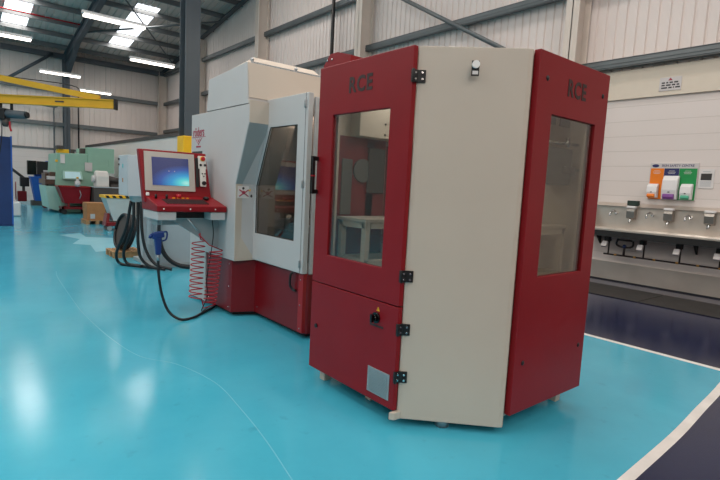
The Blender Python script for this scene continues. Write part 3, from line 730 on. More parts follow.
# blue air gun and its black hose
t = thing('air_gun', (1.66, 5.2, .7), 'blue air gun hooked below the console with a black hose trailing on the floor', 'air gun')
m = MB().loft([(1.635, 5.18, .70), (1.685, 5.18, .70), (1.685, 5.22, .70), (1.635, 5.22, .70)], [(1.62, 5.18, .88), (1.69, 5.18, .88), (1.69, 5.23, .88), (1.62, 5.23, .88)])
g = m.build('grip', 'blue_gun', t, .01)
MB().loft([(1.60, 5.175, .86), (1.72, 5.175, .88), (1.72, 5.235, .88), (1.60, 5.235, .86)], [(1.60, 5.175, .93), (1.71, 5.175, .945), (1.71, 5.235, .945), (1.60, 5.235, .93)]).build('barrel', 'blue_gun', t, .012)
MB().tube([(1.60, 5.205, .90), (1.582, 5.205, .89), (1.575, 5.205, .87)], [.022, .018, .012], 10).build('nozzle', 'blue_gun', t)
MB().tube(smooth_path([(1.70, 5.2, .93), (1.745, 5.2, .93), (1.74, 5.2, .86), (1.70, 5.2, .84)], 5), .009, 8).build('trigger', 'blue_gun', t)
MB().box((1.69, 5.2, .93), (1.70, 5.22, 1.06)).build('hook', 'zinc', t)
MB().cyl((1.66, 5.2, .64), (1.66, 5.2, .70), .014, 10).build('hose_coupling', 'zinc', t)
MB().tube(smooth_path([(1.66, 5.2, .65), (1.665, 5.2, .5), (1.70, 5.2, .28), (1.76, 5.16, .1), (1.86, 5.10, .02), (2.0, 5.12, .016), (2.15, 5.25, .016), (2.42, 5.5, .016)], 8), .0135, 10).build('air_hose', 'rubber', t)

# ------------------------------------------------------------------ behind the console
t = thing('coolant_cabinet', (2.95, 8.5, 0), 'pale grey steel cabinet low behind the control console', 'cabinet')
MB().box((2.62, 8.33, .06), (3.6, 9.3, .86)).build('body', 'grey_box', t, .006)
MB().box((2.55, 8.3, 0), (3.7, 9.35, .06)).build('drip_tray', 'machine_blue_grey', t, .004)
m = MB().box((2.612, 8.5, .35), (2.62, 8.75, .75)); m.box((2.612, 8.9, .35), (2.62, 9.15, .75)); m.build('side_panel', 'grey_cab', t, .002)
MB().tube(smooth_path([(2.72, 8.3, .86), (2.66, 8.25, .75), (2.66, 8.25, .45), (2.75, 8.22, .2), (2.95, 8.15, .05), (3.25, 7.9, .04)], 7), .035, 10).build('black_hose', 'rubber', t)
t = thing('switch_cabinet', (2.18, 8.35, 0), 'tall pale grey electrical cabinet at the left edge of the console', 'electrical cabinet')
MB().box((2.15, 8.15, 1.17), (2.6, 8.66, 1.80)).build('body', 'grey_cab', t, .006)
c_ = t.children[0]
MB().box((2.138, 8.16, 1.18), (2.15, 8.65, 1.79)).build('door', 'grey_cab', c_, .003)
m = MB().box((2.132, 8.38, 1.6), (2.138, 8.42, 1.66)); m.build('cyan_label', 'cyan_label', c_)
m = MB().box((2.132, 8.38, 1.38), (2.138, 8.42, 1.44)); m.build('orange_label', 'cardboard', c_)
MB().box((2.125, 8.60, 1.72), (2.138, 8.64, 1.75)).build('lock', 'black', c_); MB().box((2.125, 8.60, 1.64), (2.138, 8.64, 1.665)).build('lock', 'black', c_)
MB().box((2.29, 8.145, 1.66), (2.32, 8.155, 1.69)).build('black_vent', 'black', c_)
MB().box((2.47, 8.52, 0), (2.53, 8.62, 1.17)).build('stand', 'grey_cab', t, .004)
MB().loft([(2.24, 8.2, 1.08), (2.36, 8.2, 1.08), (2.36, 8.36, 1.08), (2.24, 8.36, 1.08)], [(2.22, 8.16, 1.17), (2.4, 8.16, 1.17), (2.4, 8.4, 1.17), (2.22, 8.4, 1.17)]).build('cable_gland', 'machine_blue_grey', t)
# black hoses under it
paths = [
 [(2.27,8.3,1.09),(2.27,8.32,.75),(2.24,8.45,.5),(2.20,8.6,.25),(2.26,8.65,.06),(2.4,8.5,.03),(2.54,8.22,.03)],
 [(2.32,8.25,1.09),(2.32,8.25,.7),(2.33,8.27,.4),(2.38,8.28,.18),(2.5,8.2,.05),(2.66,8.0,.03)],
 [(2.24,8.33,1.09),(2.20,8.42,.7),(2.14,8.55,.42),(2.12,8.72,.2),(2.2,8.78,.03),(2.42,8.4,.03)],
 [(2.35,8.21,1.09),(2.37,8.2,.6),(2.43,8.18,.3),(2.55,8.1,.1),(2.75,7.95,.03)]]
wh = ['thick black hose looping lowest to the left below the grey cabinet', 'straight black hose dropping from the middle of the grey cabinet', 'outermost black hose curving round to the floor beside the reel', 'black hose nearest the pale coolant cabinet']
for p, w in zip(paths, wh):
    solo(MB().tube(smooth_path(p, 7), .023, 10), 'black_hose', 'rubber', w, 'hose', 'black hoses below the grey cabinet')
# tyre-like hose reel on a pallet
t = thing('hose_reel', (2.52, 9.9, .1), 'round black hose reel leaning on a small wooden pallet', 'hose reel')
m = MB(); C = Vector((2.54, 9.85, .45)); ax = Vector((-.97, -.07, .2)).normalized()
e1 = ax.cross(Vector((0,0,1))).normalized(); e2 = ax.cross(e1)
for k_ in range(5):
    ring = [C + ax*(-.07+.035*k_) + (e1*math.cos(a*PI/14)*.29 + e2*math.sin(a*PI/14)*.31) for a in range(29)]
    m.tube(ring, .024, 8)
m.build('wound_hose', 'rubber', t)
ring = [C + (e1*math.cos(a*PI/10)*.27 + e2*math.sin(a*PI/10)*.29) for a in range(20)]
m = MB().loft([p + ax*.05 for p in ring], [p - ax*.05 for p in ring]); m.build('reel_disc', 'dark_unit', t)
t = thing('small_pallet', (2.52, 9.85, 0), 'small wooden pallet under the black hose reel', 'pallet')
m = MB()
for y in (9.62, 9.85, 10.08): m.box((2.28, y-.05, .0), (2.78, y+.05, .09))
m.build('blocks', 'wood', t)
m = MB()
for i in range(5): m.box((2.28+i*.105, 9.56, .09), (2.365+i*.105, 10.14, .112))
m.build('deck_boards', 'wood', t)

# ------------------------------------------------------------------ left background
t = thing('partition_screen', (.9, 15.95, 0), 'plain deep blue partition panel at the left edge of the photo', 'partition')
MB().box((-.2, 15.92, .04), (1.36, 15.98, 2.31)).build('panel', 'blue_panel', t, .004)
MB().box((-.2, 15.90, 0), (1.36, 16.0, .04)).build('base_rail', 'blue_panel', t)
MB().box((1.335, 15.91, 0), (1.37, 15.99, 2.33)).build('edge_post', 'blue', t, .003)
# jib crane
t = thing('jib_crane', (.2, 15.0, 2.9), 'yellow jib crane with horizontal beam and sloping tie beam at upper left', 'crane')
dv = Vector((.77, -.64, 0)).normalized(); nv_ = Vector((.64, .77, 0)).normalized(); E_ = Vector((3.05, 12.64, 3.07))
def bar(p, q, h, w):
    p, q = Vector(p), Vector(q); A = [p + nv_*sx*w/2 + Vector((0,0,sz*h/2)) for sx, sz in ((-1,-1),(1,-1),(1,1),(-1,1))]
    B = [r_ + (q-p) for r_ in A]; return MB().loft(A, B)
L_ = 4.9
m = MB(); top = Vector((0,0,.09))
for pz, h, w in ((.09, .02, .13), (0, .18, .07), (-.09, .02, .13)):
    b_ = bar(E_ + Vector((0,0,pz)), E_ - dv*L_ + Vector((0,0,pz)), h, w); m.add(b_.v, b_.f)
m.build('main_beam', 'yellow_dark', t)
b_ = bar(E_ - dv*.35 + Vector((0,0,.12)), E_ - dv*L_ + Vector((0,0,.82)), .13, .07); b_.build('tie_beam', 'yellow_dark', t)
b_ = bar(E_ + dv*.0, E_ + dv*.03, .24, .15); b_.build('end_stop', 'black', t)
ep = E_ - dv*L_
m = MB().cyl((ep.x, ep.y, 0), (ep.x, ep.y, 4.1), .14, 20); m.build('mast', 'yellow_dark', t)
bar(E_ - dv*1.15 + nv_*(-.04), E_ - dv*1.35 + nv_*(-.04), .03, .012).build('rating_plate', 'ink', t)
m = MB().tube(smooth_path([tuple(E_ - dv*4.5 + Vector((0,0,.75))), tuple(E_ - dv*2.6 + Vector((0,0,.52))), tuple(E_ - dv*1.0 + Vector((0,0,.38))), tuple(E_ - dv*.78 + Vector((0,0,.15)))], 6), .012, 6); m.build('power_cable', 'black', t)
# hoist
t = thing('chain_hoist', tuple(E_ - dv*2.35 + Vector((0,0,-.7))), 'dark electric chain hoist hanging from the yellow crane beam', 'hoist')
hp = E_ - dv*2.42
m = MB().tube([hp - dv*.1 + Vector((0,0,-.33)), hp + dv*.38 + Vector((0,0,-.34))], [.10, .085], 14); m.build('motor', 'steel_column', t)
MB().tube([hp + dv*.38 + Vector((0,0,-.34)), hp + dv*.42 + Vector((0,0,-.34))], .07, 12).build('motor_cap', 'black', t)
b_ = bar(hp - dv*.28 + Vector((0,0,-.34)), hp - dv*.05 + Vector((0,0,-.34)), .26, .22); b_.build('gearbox', 'black', t, .02)
for s in (-.2, 0.05): MB().tube([hp + dv*s + Vector((0,0,-.25)), hp + dv*s + Vector((0,0,-.09))], .03, 8).build('trolley_hanger', 'black', t)
m = MB().tube([hp - dv*.1 + Vector((0,0,-.45)), hp - dv*.1 + Vector((0,0,-.62))], [.09, .05], 10); m.build('chain_bag', 'dark_unit', t)
m = MB().tube(smooth_path([tuple(hp + Vector((0,0,-.5))), tuple(hp + dv*.0 + Vector((0,0,-.62))), tuple(hp + dv*.03 + Vector((0,0,-.72)))], 5), .02, 8); m.build('hook', 'red_coil', t)
m = MB().tube(smooth_path([tuple(hp - dv*.18 + Vector((0,0,-.45))), tuple(hp - dv*.2 + Vector((0,0,-.9))), tuple(hp - dv*.3 + Vector((0,0,-1.5)))], 5), .012, 6); m.build('pendant_cable', 'black', t)

# low office partition with dark capping
t = thing('office_partition', (5.5, 22.0, 0), 'pale partition wall with dark top rail behind the grey cabinet', 'partition')
MB().box((5.5, 12.8, 0), (5.56, 28.4, 2.72)).build('panels', 'clad_back', t)
MB().box((5.47, 12.8, 2.72), (5.59, 28.4, 2.84)).build('top_rail', 'dark_unit', t)

# green press brake
t = thing('press_machine', (3.9, 21.5, 0), 'large pale green press machine with yellow beacon on top, behind the red skip', 'machine')
m = MB().prismY([(3.05, .9), (3.12, 2.14), (4.62, 2.2), (4.62, 0.0), (3.3, 0.0)], 20.9, 22.8); m.build('frame', 'green', t, .02)
MB().box((4.1, 20.86, 1.5), (5.0, 23.0, 2.42)).build('rear_housing', 'green', t, .01)
m = MB().prismY([(2.86, .15), (2.76, .95), (3.3, .95), (3.3, .0)], 20.95, 22.6); m.build('lower_bed', 'green_light', t, .01)
m = MB().box((2.76, 21.0, 1.0), (3.15, 22.6, 1.18)); m.box((2.9, 21.0, 1.3), (3.1, 22.5, 1.45)); m.box((2.8, 21.3, .95), (2.9, 22.2, 1.4)); m.build('tooling', 'copper_dark', t, .01); MB().box((2.84, 20.98, 1.18), (3.1, 22.4, 1.3)).build('clamp_beam', 'plastic_pale', t, .01)
m = MB().loft([(3.28, 20.75, 1.22), (3.92, 20.75, 1.22), (3.92, 20.95, 1.22), (3.28, 20.95, 1.22)], [(3.28, 20.85, 1.52), (3.88, 20.85, 1.52), (3.88, 20.95, 1.52), (3.28, 20.95, 1.52)]); sc_ = m.build('control_box', 'green_light', t, .005)
m = MB().loft([(3.34, 20.745, 1.26), (3.86, 20.745, 1.26), (3.86, 20.75, 1.26), (3.34, 20.75, 1.26)], [(3.34, 20.83, 1.49), (3.82, 20.83, 1.49), (3.82, 20.835, 1.49), (3.34, 20.835, 1.49)]); m.build('display', 'screen_pale', sc_)
MB().box((3.22, 20.87, 1.78), (3.36, 20.9, 2.1)).build('white_sheet', 'paper', t)
MB().box((4.0, 20.84, 1.55), (4.24, 20.86, 1.86)).build('notice', 'plastic_pale', t)
MB().box((3.06, 20.88, 1.82), (3.14, 20.9, 1.9)).build('yellow_label', 'yellow', t)
m = MB().box((3.2, 21.2, 2.16), (3.55, 21.6, 2.3)); m.build('yellow_motor', 'yellow', t, .01)
m = MB().box((3.15, 21.1, 2.3), (3.35, 21.5, 2.42)); m.box((3.65, 21.3, 2.16), (3.75, 21.5, 2.32)); m.box((3.95, 21.3, 2.16), (4.2, 21.6, 2.38)); m.build('top_valves', 'dark_unit', t, .01)
m = MB().box((4.62, 20.9, 1.2), (4.98, 22.0, 1.3)); m.box((4.62, 20.9, 0), (4.98, 23.0, 1.2)); m.box((4.8, 20.85, 1.75), (4.86, 20.9, 2.0)); m.build('side_tank', 'green', t, .01)
# red tipping skip on trolley
t = thing('tipping_skip', (3.55, 20.5, 0), 'red steel tipping skip on wheels in front of the green press', 'skip')
m = MB(); o_ = [(3.02, 20.0), (4.02, 20.0), (4.02, 20.75), (3.02, 20.75)]; i_ = [(3.22, 20.1), (4.0, 20.1), (4.0, 20.65), (3.22, 20.65)]
m.loft([(x, y, .38) for x, y in i_], [(x, y, .96) for x, y in o_]); m.build('hopper', 'red', t, .01)
m = MB()
for (a, b) in (((3.0, 19.98), (4.04, 20.02)), ((3.0, 20.73), (4.04, 20.77)), ((3.0, 19.98), (3.04, 20.77)), ((4.0, 19.98), (4.04, 20.77))): m.box((*a, .95), (*b, .99))
m.build('rim', 'red_edge', t)
m = MB().box((3.12, 20.05, .18), (4.0, 20.12, .26)); m.box((3.12, 20.6, .18), (4.0, 20.67, .26)); m.box((3.12, 20.05, .18), (3.19, 20.67, .26)); m.box((3.93, 20.05, .18), (4.0, 20.67, .26)); m.box((3.3, 20.05, .26), (3.36, 20.67, .40)); m.box((3.8, 20.05, .26), (3.86, 20.67, .40)); m.build('chassis', 'red_dark', t)
for x in (3.2, 3.9):
    for y in (20.08, 20.64): MB().cyl((x, y-.03, .09), (x, y+.03, .09), .09, 14).build('wheel', 'black', t)
m = MB().tube([(3.65, 19.97, .55), (3.7, 19.95, .7), (3.66, 19.97, .85)], .015, 6); m.build('latch', 'zinc', t)
t = thing('plastic_bottle', (3.6, 20.35, .97), 'pale plastic bottle standing at the rim of the red skip', 'bottle')
MB().tube([(3.6, 20.0, .99), (3.6, 20.0, 1.15), (3.6, 20.0, 1.2), (3.6, 20.0, 1.26)], [.09, .09, .04, .035], 12).build('bottle_body', 'plastic_pale', t)
MB().cyl((3.6, 20.0, 1.26), (3.6, 20.0, 1.32), .04, 10).build('cap', 'yellow_dark', t)
# dark bench with drum
t = thing('machine_bench', (4.45, 20.1, 0), 'dark brown low cabinet under the white drum', 'cabinet')
MB().box((4.06, 19.7, .0), (5.0, 20.4, .98)).build('body', 'dark_unit', t, .01); MB().box((4.05, 19.67, .98), (5.03, 20.43, 1.01)).build('worktop', 'grey_cab', t)
m = MB().box((4.09, 19.695, .1), (4.44, 19.70, .93)); m.box((4.47, 19.695, .1), (4.96, 19.70, .93)); m.build('front_panels', 'dark_unit', t, .003)
t = thing('drum_unit', (4.35, 20.0, 1.01), 'white rounded drum housing standing on the dark cabinet', 'drum')
m = MB().prismX([(19.8, 1.01), (20.3, 1.01), (20.32, 1.35), (20.22, 1.53), (20.05, 1.58), (19.9, 1.53), (19.8, 1.38)], 4.16, 4.58); m.build('housing', 'drum_white', t, .04)
MB().cyl((4.06, 20.02, 1.28), (4.16, 20.02, 1.28), .12, 16).build('hub', 'plastic_pale', t)
m = MB().tube([(4.6, 20.0, 1.3), (4.95, 19.95, 1.25)], [.12, .08], 12); m.tube([(4.6, 20.1, 1.12), (5.0, 20.1, 1.12)], .07, 10); m.box((4.65, 19.8, 1.01), (4.98, 20.1, 1.1)); m.build('motor', 'dark_unit', t)
# cardboard boxes on pallet
t = thing('wooden_pallet', (3.42, 16.5, 0), 'wooden pallet carrying the cardboard cartons', 'pallet')
m = MB()
for x in (3.12, 3.37, 3.62): m.box((x, 16.15, 0), (x+.09, 16.85, .1))
m.build('bearers', 'wood', t)
m = MB()
for i in range(6): m.box((3.1, 16.15+i*.12, .1), (3.75, 16.24+i*.12, .12))
m.build('deck_boards', 'wood', t)
t = thing('cardboard_box', (3.42, 16.5, .12), 'lower large cardboard carton on the wooden pallet', 'box', 'cardboard cartons on the pallet')
MB().box((3.16, 16.2, .12), (3.66, 16.8, .37)).build('carton', 'cardboard', t, .004); MB().box((3.24, 16.195, .16), (3.36, 16.2, .3)).build('label', 'grey_cab', t)
t = thing('cardboard_box', (3.42, 16.5, .37), 'upper flat cardboard carton, topmost of the two on the pallet', 'box', 'cardboard cartons on the pallet')
MB().box((3.15, 16.2, .37), (3.64, 16.8, .62)).build('carton', 'cardboard', t, .004); MB().box((3.15, 16.48, .615), (3.64, 16.53, .622)).build('tape_strip', 'wood', t)
# grey cart with hazard stripe
t = thing('chip_cart', (3.6, 14.6, 0), 'pale grey tilting cart with hazard striped rim and dark red base', 'cart')
m = MB().loft([(3.42, 14.35, .25), (3.85, 14.35, .25), (3.85, 14.75, .25), (3.42, 14.75, .25)], [(3.22, 14.3, .86), (3.98, 14.3, .86), (3.98, 14.85, .86), (3.22, 14.85, .86)]); m.build('hopper', 'grey_cart', t, .006)
m = MB().box((3.19, 14.27, .86), (4.01, 14.88, .93)); rim = m.build('rim', 'yellow', t)
m = MB()
for i in range(5):
    x = 3.24 + i * .16; m.loft([(x, 14.266, .862), (x+.08, 14.266, .862), (x+.04, 14.266, .928), (x-.04, 14.266, .928)], [(x, 14.272, .862), (x+.08, 14.272, .862), (x+.04, 14.272, .928), (x-.04, 14.272, .928)])
m.build('hazard_stripes', 'black', rim)
m = MB().box((3.25, 14.3, .12), (4.0, 14.8, .22)); m.loft([(3.22, 14.35, .12), (3.32, 14.35, .12), (3.32, 14.75, .12), (3.22, 14.75, .12)], [(3.28, 14.4, .45), (3.34, 14.4, .45), (3.34, 14.7, .45), (3.28, 14.7, .45)]); m.build('base_frame', 'red_dark', t, .01)
for x in (3.32, 3.93):
    for y in (14.34, 14.76): MB().cyl((x, y-.025, .06), (x, y+.025, .06), .06, 12).build('wheel', 'zinc', t)
# blue machine with monitors far left
t = thing('blue_bin', (3.05, 25.2, 0), 'blue steel hopper on a dark trolley far behind the partition', 'hopper')
m = MB().loft([(2.92, 24.95, .2), (3.3, 24.95, .2), (3.3, 25.5, .2), (2.92, 25.5, .2)], [(2.76, 24.9, 1.2), (3.38, 24.9, 1.2), (3.38, 25.5, 1.2), (2.76, 25.5, 1.2)]); m.build('hopper_body', 'blue', t, .01)
MB().box((2.74, 24.88, 1.17), (3.4, 25.52, 1.21)).build('rim', 'blue', t)
MB().box((2.8, 24.95, .0), (3.35, 25.5, .2)).build('trolley', 'dark_unit', t)
t = thing('monitor_cabinet', (3.1, 25.9, 0), 'dark twin screen control unit above the blue hopper', 'control unit')
MB().box((3.0, 25.75, 0), (3.35, 26.1, 1.3)).build('pillar', 'blue', t); MB().box((2.72, 25.6, 1.28), (3.05, 25.8, 1.88)).build('left_screen', 'black_gloss', t, .01); MB().box((3.08, 25.6, 1.3), (3.62, 25.85, 1.87)).build('right_screen', 'black', t, .01)
MB().box((3.3, 25.57, 1.3), (3.5, 25.6, 1.5)).build('keypad', 'plastic_pale', t)
m = MB().box((3.42, 25.8, 1.2), (3.72, 26.0, 1.9)); m.build('blue_side_panel', 'blue', t, .01)
t = thing('red_trolley', (3.15, 23.5, 0), 'small red wheeled trolley at the foot of the green press', 'trolley')
m = MB().box((3.0, 23.3, .12), (3.3, 23.7, .2)); m.tube([(3.0, 23.4, .2), (3.0, 23.4, .5)], .02, 6); m.tube([(3.28, 23.4, .2), (3.28, 23.4, .5)], .02, 6); m.tube([(3.0, 23.4, .5), (3.28, 23.4, .5)], .02, 6); m.build('trolley_frame', 'red', t)
for x in (3.03, 3.26): MB().cyl((x, 23.3, .08), (x, 23.35, .08), .08, 12).build('wheel', 'red_dark', t)
t = thing('red_machine', (2.6, 26.6, 0), 'small dark red and black bench machine left of the blue hopper', 'machine')
MB().box((2.42, 26.2, .1), (2.75, 26.6, .55)).build('body', 'red_dark', t, .02); MB().box((2.52, 26.2, .75), (2.85, 26.5, 1.15)).build('head', 'black', t, .02); MB().box((2.6, 26.3, .5), (2.7, 26.4, .8)).build('neck', 'dark_unit', t)
MB().cyl((2.35, 26.2, 0), (2.35, 26.2, .95), .02, 8).build('post', 'red_dark', t)
t = thing('water_container', (1.75, 19.25, 0), 'milky white plastic canister on the floor beside the blue partition', 'container')
MB().box((1.55, 19.1, 0), (1.84, 19.4, .46)).build('canister', 'plastic_white', t, .05); MB().cyl((1.7, 19.25, .45), (1.7, 19.25, .52), .04, 12).build('cap', 'plastic_pale', t)
m = MB().tube([(1.5, 28.2, 2.25), (2.9, 28.2, 1.05)], .06, 8)
solo(m, 'sloping_handrail', 'dark_unit', 'dark sloping bar against the far wall behind the blue partition edge', 'rail')
t = thing('yellow_dispenser', (2.05, 25.8, 0), 'small post with yellow top near the blue partition', 'post')
MB().cyl((2.1, 25.8, 0), (2.1, 25.8, 1.0), .09, 12).build('post', 'grey_box', t); MB().box((2.0, 25.7, 1.0), (2.2, 25.9, 1.22)).build('yellow_head', 'yellow', t, .01)

# ------------------------------------------------------------------ wash station on the right wall
t = thing('wash_trough', (9.2, 3.0, .9), 'long stainless steel hand wash trough fixed to the white block wall', 'sink')
YA, YE = 4.42, .6
m = MB()
m.box((9.42, YE, .93), (9.49, YA, 1.38)); m.build('splashback', 'stainless', t, .003)
m = MB().prismY([(9.49, 1.38), (9.49, 1.44), (9.36, 1.38)], YE, YA); m.build('top_ledge', 'stainless', t)
m = MB().prismY([(9.02, .975), (9.08, .975), (9.14, .955), (9.40, .95), (9.42, .98), (9.44, .98), (9.43, .942), (9.02, .942)], YE, YA); m.build('basin', 'stainless', t)
m = MB().prismY([(8.99, .942), (8.99, .975), (9.03, .975), (9.03, .942)], YE, YA); m.build('front_lip', 'stainless', t, .004)
MB().box((9.0, YE, .84), (9.4, YA, .94)).build('under_tray', 'black_trim', t)
m = MB().prismY([(9.0, .85), (9.0, .975), (9.42, 1.38), (9.48, 1.38), (9.48, .78), (9.1, .84)], YA, YA+.012); m.build('end_plate', 'stainless_dark', t)
# brackets
for y in (4.3, 2.72, 1.2): MB().prismY([(9.3, .84), (9.48, .84), (9.48, .66)], y, y+.03).build('bracket', 'black_trim', t)
def place(proto, dy, label):
    c = copy_tree(proto); c.location = Vector(proto.location) + Vector((0, dy, 0)); c['label'] = label; return c
# taps
t = thing('swan_tap', (9.42, 4.05, 1.27), 'thin curved chrome tap farthest left over the wash trough', 'tap', 'taps over the wash trough')
m = MB().tube(smooth_path([(9.42, 4.05, 1.25), (9.36, 4.05, 1.29), (9.28, 4.06, 1.295), (9.22, 4.07, 1.25), (9.21, 4.07, 1.22)], 6), .016, 8); m.build('spout', 'chrome', t)
MB().cyl((9.42, 4.05, 1.25), (9.395, 4.05, 1.26), .025, 12).build('flange', 'chrome', t); MB().cyl((9.21, 4.07, 1.20), (9.21, 4.07, 1.225), .016, 10).build('nozzle', 'zinc', t)
place(t, -.61, 'thin curved chrome tap between the first and second soap dispensers over the trough')
place(t, -1.19, 'thin curved chrome tap under the framed notice, nearest the right edge')
# small trough dispensers
t = thing('soap_dispenser', (9.36, 3.77, 1.1), 'grey soap dispenser on the trough under the black sponge', 'dispenser', 'grey dispensers on the wash trough')
m = MB().prismY([(9.42, 1.16), (9.42, 1.38), (9.34, 1.38), (9.31, 1.30), (9.32, 1.18)], 3.70, 3.84); m.build('tank', 'stainless_dark', t, .008)
MB().box((9.31, 3.695, 1.355), (9.42, 3.845, 1.395)).build('white_lid', 'plastic_white', t, .01)
m = MB().tube([(9.35, 3.77, 1.17), (9.34, 3.77, 1.13), (9.31, 3.78, 1.10)], [.025, .022, .014], 10); m.build('spout', 'chrome', t)
place(t, -.6, 'grey soap dispenser on the trough below the green hygiene dispenser')
place(t, -1.19, 'grey soap dispenser on the trough at the right edge of the photo')
solo(MB().box((9.36, 3.68, 1.40), (9.46, 3.86, 1.49)), 'black_sponge', 'sponge', 'black sponge resting on top of the leftmost grey dispenser', 'sponge', bev=.01)
# knee valves
t = thing('knee_valve', (9.1, 4.08, .62), 'white knee operated valve box farthest left beneath the trough', 'valve', 'knee valves beneath the trough')
m = MB().prismY([(9.08, .66), (9.13, .75), (9.17, .73), (9.12, .63)], 4.03, 4.12); m.build('push_pad', 'plastic_pale', t, .006)
m = MB().cyl((9.14, 4.08, .72), (9.38, 4.08, .76), .018, 8); m.box((9.2, 4.04, .74), (9.3, 4.12, .82)); m.build('lever_body', 'black', t)
MB().cyl((9.32, 4.08, .5), (9.32, 4.08, .76), .014, 8).build('feed_pipe', 'pipe', t)
place(t, -.6, 'white knee operated valve box just right of the drain trap')
place(t, -1.16, 'white knee operated valve box in the middle of the visible trough')
place(t, -1.72, 'white knee operated valve box cut off by the right edge')
t = thing('water_pipe', (9.32, 3.2, .5), 'dark water pipe with brass joints running under the wash trough', 'pipe')
MB().cyl((9.32, 4.16, .5), (9.32, .7, .5), .016, 8).build('pipe_run', 'pipe', t)
for i, y in enumerate((3.95, 3.62, 3.3, 2.95, 2.65, 2.35, 2.0)): MB().cyl((9.32, y-.02, .5), (9.32, y+.02, .5), .02, 10).build('joint', 'brass', t)
t = thing('drain_trap', (9.3, 3.8, .6), 'black drain trap with pipe loop under the left half of the trough', 'pipe')
m = MB().tube(smooth_path([(9.3, 3.92, .80), (9.3, 3.94, .70), (9.3, 3.86, .66), (9.3, 3.72, .66), (9.3, 3.66, .70), (9.3, 3.66, .78)], 5), .018, 8); m.tube([(9.3, 3.93, .78), (9.3, 3.68, .78)], .014, 8); m.build('loop', 'pipe', t)
m = MB().cyl((9.3, 3.8, .5), (9.3, 3.8, .68), .02, 10); m.build('down_pipe', 'pipe', t); MB().ball((9.3, 3.8, .67), .035, 10).build('trap_bowl', 'blue_panel', t)
# stainless skirting, mat
t = solo(MB().box((9.47, .2, .02), (9.499, 5.2, .345)), 'skirting_panel', 'stainless', 'stainless steel kick panel along the foot of the block wall', 'panel')
struct(MB().box((9.44, .2, 0), (9.5, 9, .02)), 'trim_7', 'black_trim')
t = thing('rubber_mat', (8.35, 2.6, 0), 'long black rubber floor mat in front of the wash trough', 'mat')
m = MB(); m.box((7.84, 2.94, 0), (8.86, 4.9, .012)); m.box((7.84, .6, 0), (8.86, 2.925, .012)); m.build('mat_sections', 'mat_black', t, .004)
# hygiene board
t = thing('hygiene_board', (9.48, 3.2, 1.53), 'hand hygiene board in orange, navy and green on the white wall', 'sign')
XB = 9.478
MB().box((XB, 2.855, 1.535), (9.5, 3.585, 2.155)).build('back_board', 'plastic_pale', t, .003)
for (a, b, mm, nm) in ((3.36, 3.57, 'orange', 'orange_panel'), (3.13, 3.355, 'board_navy', 'navy_panel'), (2.865, 3.125, 'board_green', 'green_panel')):
    MB().box((XB-.003, a, 1.54), (XB, b, 2.065)).build(nm, mm, t)
text('SKIN SAFETY CENTRE', 'lettering', 'board_navy', t, (XB-.001, 3.16, 2.11), (0,-1,0), (0,0,1), .055, .0005, .0008, .92)
MB().ball((XB, 3.50, 2.108), .028, 12, (.1, 2.0, 1)).build('round_logo', 'board_navy', t)
for y in (3.47, 3.24, 3.0):
    m = MB()
    for k_, ln_ in enumerate((.09, .12, .1)): m.box((XB-.0045, y-ln_/2, 2.02-k_*.022), (XB-.003, y+ln_/2, 2.026-k_*.022))
    m.build('print_lines', 'paper', t)
def dispenser(y, z0, z1, w, pad, label, padh):
    d_ = thing('hygiene_dispenser', (9.45, y, z0), label, 'dispenser', 'dispensers on the hygiene board')
    h = z1 - z0
    m = MB().prismY([(XB-.004, z0), (XB-.004, z1), (XB-.05, z1), (XB-.10, z1-.06*h/.3), (XB-.115, z0+.4*h), (XB-.09, z0)], y-w/2, y+w/2); bd = m.build('cover', 'plastic_white', d_, .012)
    m = MB().prismY([(XB-.06, z0+.005), (XB-.06, z0+padh), (XB-.125, z0+padh), (XB-.14, z0+padh*.4), (XB-.11, z0+.0)], y-w*.36, y+w*.36); m.build('push_pad', pad, d_, .008)
    MB().ball((XB-.112, y+.0, z0+padh+.03), .012, 8, (.4, 1.6, .8)).build('window', 'ink', d_)
    return d_
dispenser(3.49, 1.56, 1.80, .165, 'orange', 'white dispenser with orange push pad, left on the hygiene board', .065)
dispenser(3.22, 1.545, 1.94, .235, 'purple', 'largest white dispenser with purple push pad, centre of the hygiene board', .09)
dispenser(2.975, 1.55, 1.81, .17, 'teal_pad', 'white dispenser with green push pad, right on the hygiene board', .07)
t = thing('wall_notice', (9.495, 2.73, 1.74), 'framed white notice with dark picture right of the hygiene board', 'poster')
MB().box((9.488, 2.625, 1.745), (9.5, 2.84, 2.055)).build('sheet', 'paper', t, .002); MB().box((9.485, 2.66, 1.88), (9.488, 2.81, 1.985)).build('picture', 'ink', t)
m = MB()
for k_ in range(5): m.box((9.4865, 2.66, 1.78+k_*.018), (9.488, 2.81, 1.785+k_*.018))
m.build('print_lines', 'grey_box', t); MB().box((9.4865, 2.68, 2.01), (9.488, 2.79, 2.018)).build('heading_line', 'grey_box', t)
t = thing('warning_sign', (9.45, 3.4, 3.36), 'small white warning sign with red triangle on the cream ledge', 'sign')
MB().box((9.444, 3.24, 3.365), (9.455, 3.575, 3.585)).build('plate', 'plastic_pale', t, .002)
MB().prismX([(3.445, 3.53), (3.375, 3.53), (3.41, 3.575)], 9.442, 9.444).build('red_triangle', 'print_red', t)
m = MB()
for r, ws in enumerate(((.05, .03, .05, .06), (.05, .07, .05, .04), (.09, .05, .015, .07))):
    y = 3.54
    for w in ws: m.box((9.442, y-w, 3.485-r*.042), (9.444, y, 3.508-r*.042)); y -= w + .02
m.build('print_lines', 'ink', t)

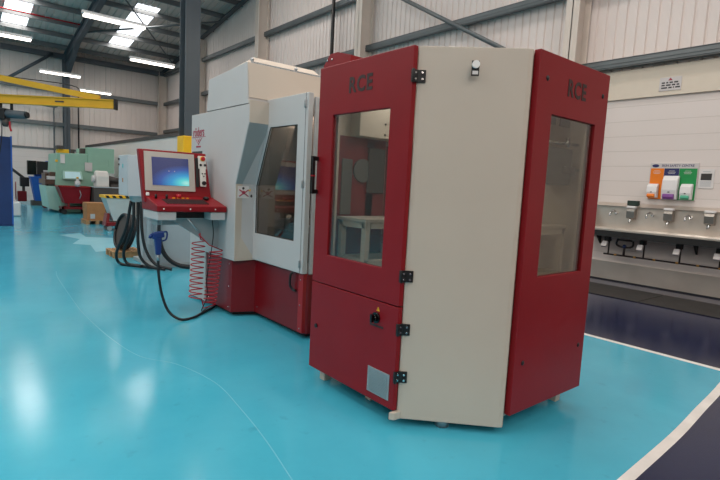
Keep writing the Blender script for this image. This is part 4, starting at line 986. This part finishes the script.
# ------------------------------------------------------------------ camera and light
cam = bpy.data.cameras.new('camera'); co = bpy.data.objects.new('camera', cam); COL.objects.link(co)
def rot(yaw, pit, rol):
    cy_, sy = math.cos(yaw), math.sin(yaw)
    fwd = Vector((-sy*math.cos(pit), cy_*math.cos(pit), -math.sin(pit))); rt_ = Vector((cy_, sy, 0)); up = rt_.cross(fwd)
    c, s = math.cos(rol), math.sin(rol)
    r2 = rt_*c + up*s; u2 = up*c - rt_*s
    return r2, u2, fwd
r2, u2, fw = rot(-.6947, .10701, .0508)
M = Matrix(((r2.x, u2.x, -fw.x, 0), (r2.y, u2.y, -fw.y, 0), (r2.z, u2.z, -fw.z, 1.5), (0, 0, 0, 1)))
co.matrix_world = M
cam.sensor_width = 36; cam.lens = 25.0; cam.clip_start = .05; cam.clip_end = 200
S.camera = co

def area(loc, sx, sy, e, col, rot_=(0, 0, 0)):
    l = bpy.data.lights.new('roof_light', 'AREA'); l.shape = 'RECTANGLE'; l.size = sx; l.size_y = sy; l.energy = e; l.color = col
    o = bpy.data.objects.new('roof_light', l); COL.objects.link(o); o.location = loc; o.rotation_euler = rot_; return o
# daylight coming through each roof panel
for x in SKX:
    for a, b in SKY:
        yc = (a+b)/2; ang = math.atan(SLOPE) * (-1 if yc > YRIDGE else 1)
        area((x, yc, zr(yc)-.03), .88, (b-a)*.98, 190 if yc > 8 else 230, (1.0, .95, .91) if x < 0 else (1, .90, .82), (ang, 0, 0))
# fluorescent rows in the rest of the hall
for x in (-8, -3.5, 1, 5.5):
    for y in (9.5, 4.5, -1, -6): area((x, y, 5.5), 1.5, .12, 60, (1, .86, .72))

w = bpy.data.worlds.new('world'); S.world = w; w.use_nodes = True
w.node_tree.nodes['Background'].inputs[0].default_value = (.75, .85, 1, 1); w.node_tree.nodes['Background'].inputs[1].default_value = .6
S.view_settings.view_transform = 'Standard'; S.view_settings.look = 'None'; S.view_settings.gamma = 1; S.view_settings.use_curve_mapping = False
S.view_settings.exposure = -0.85
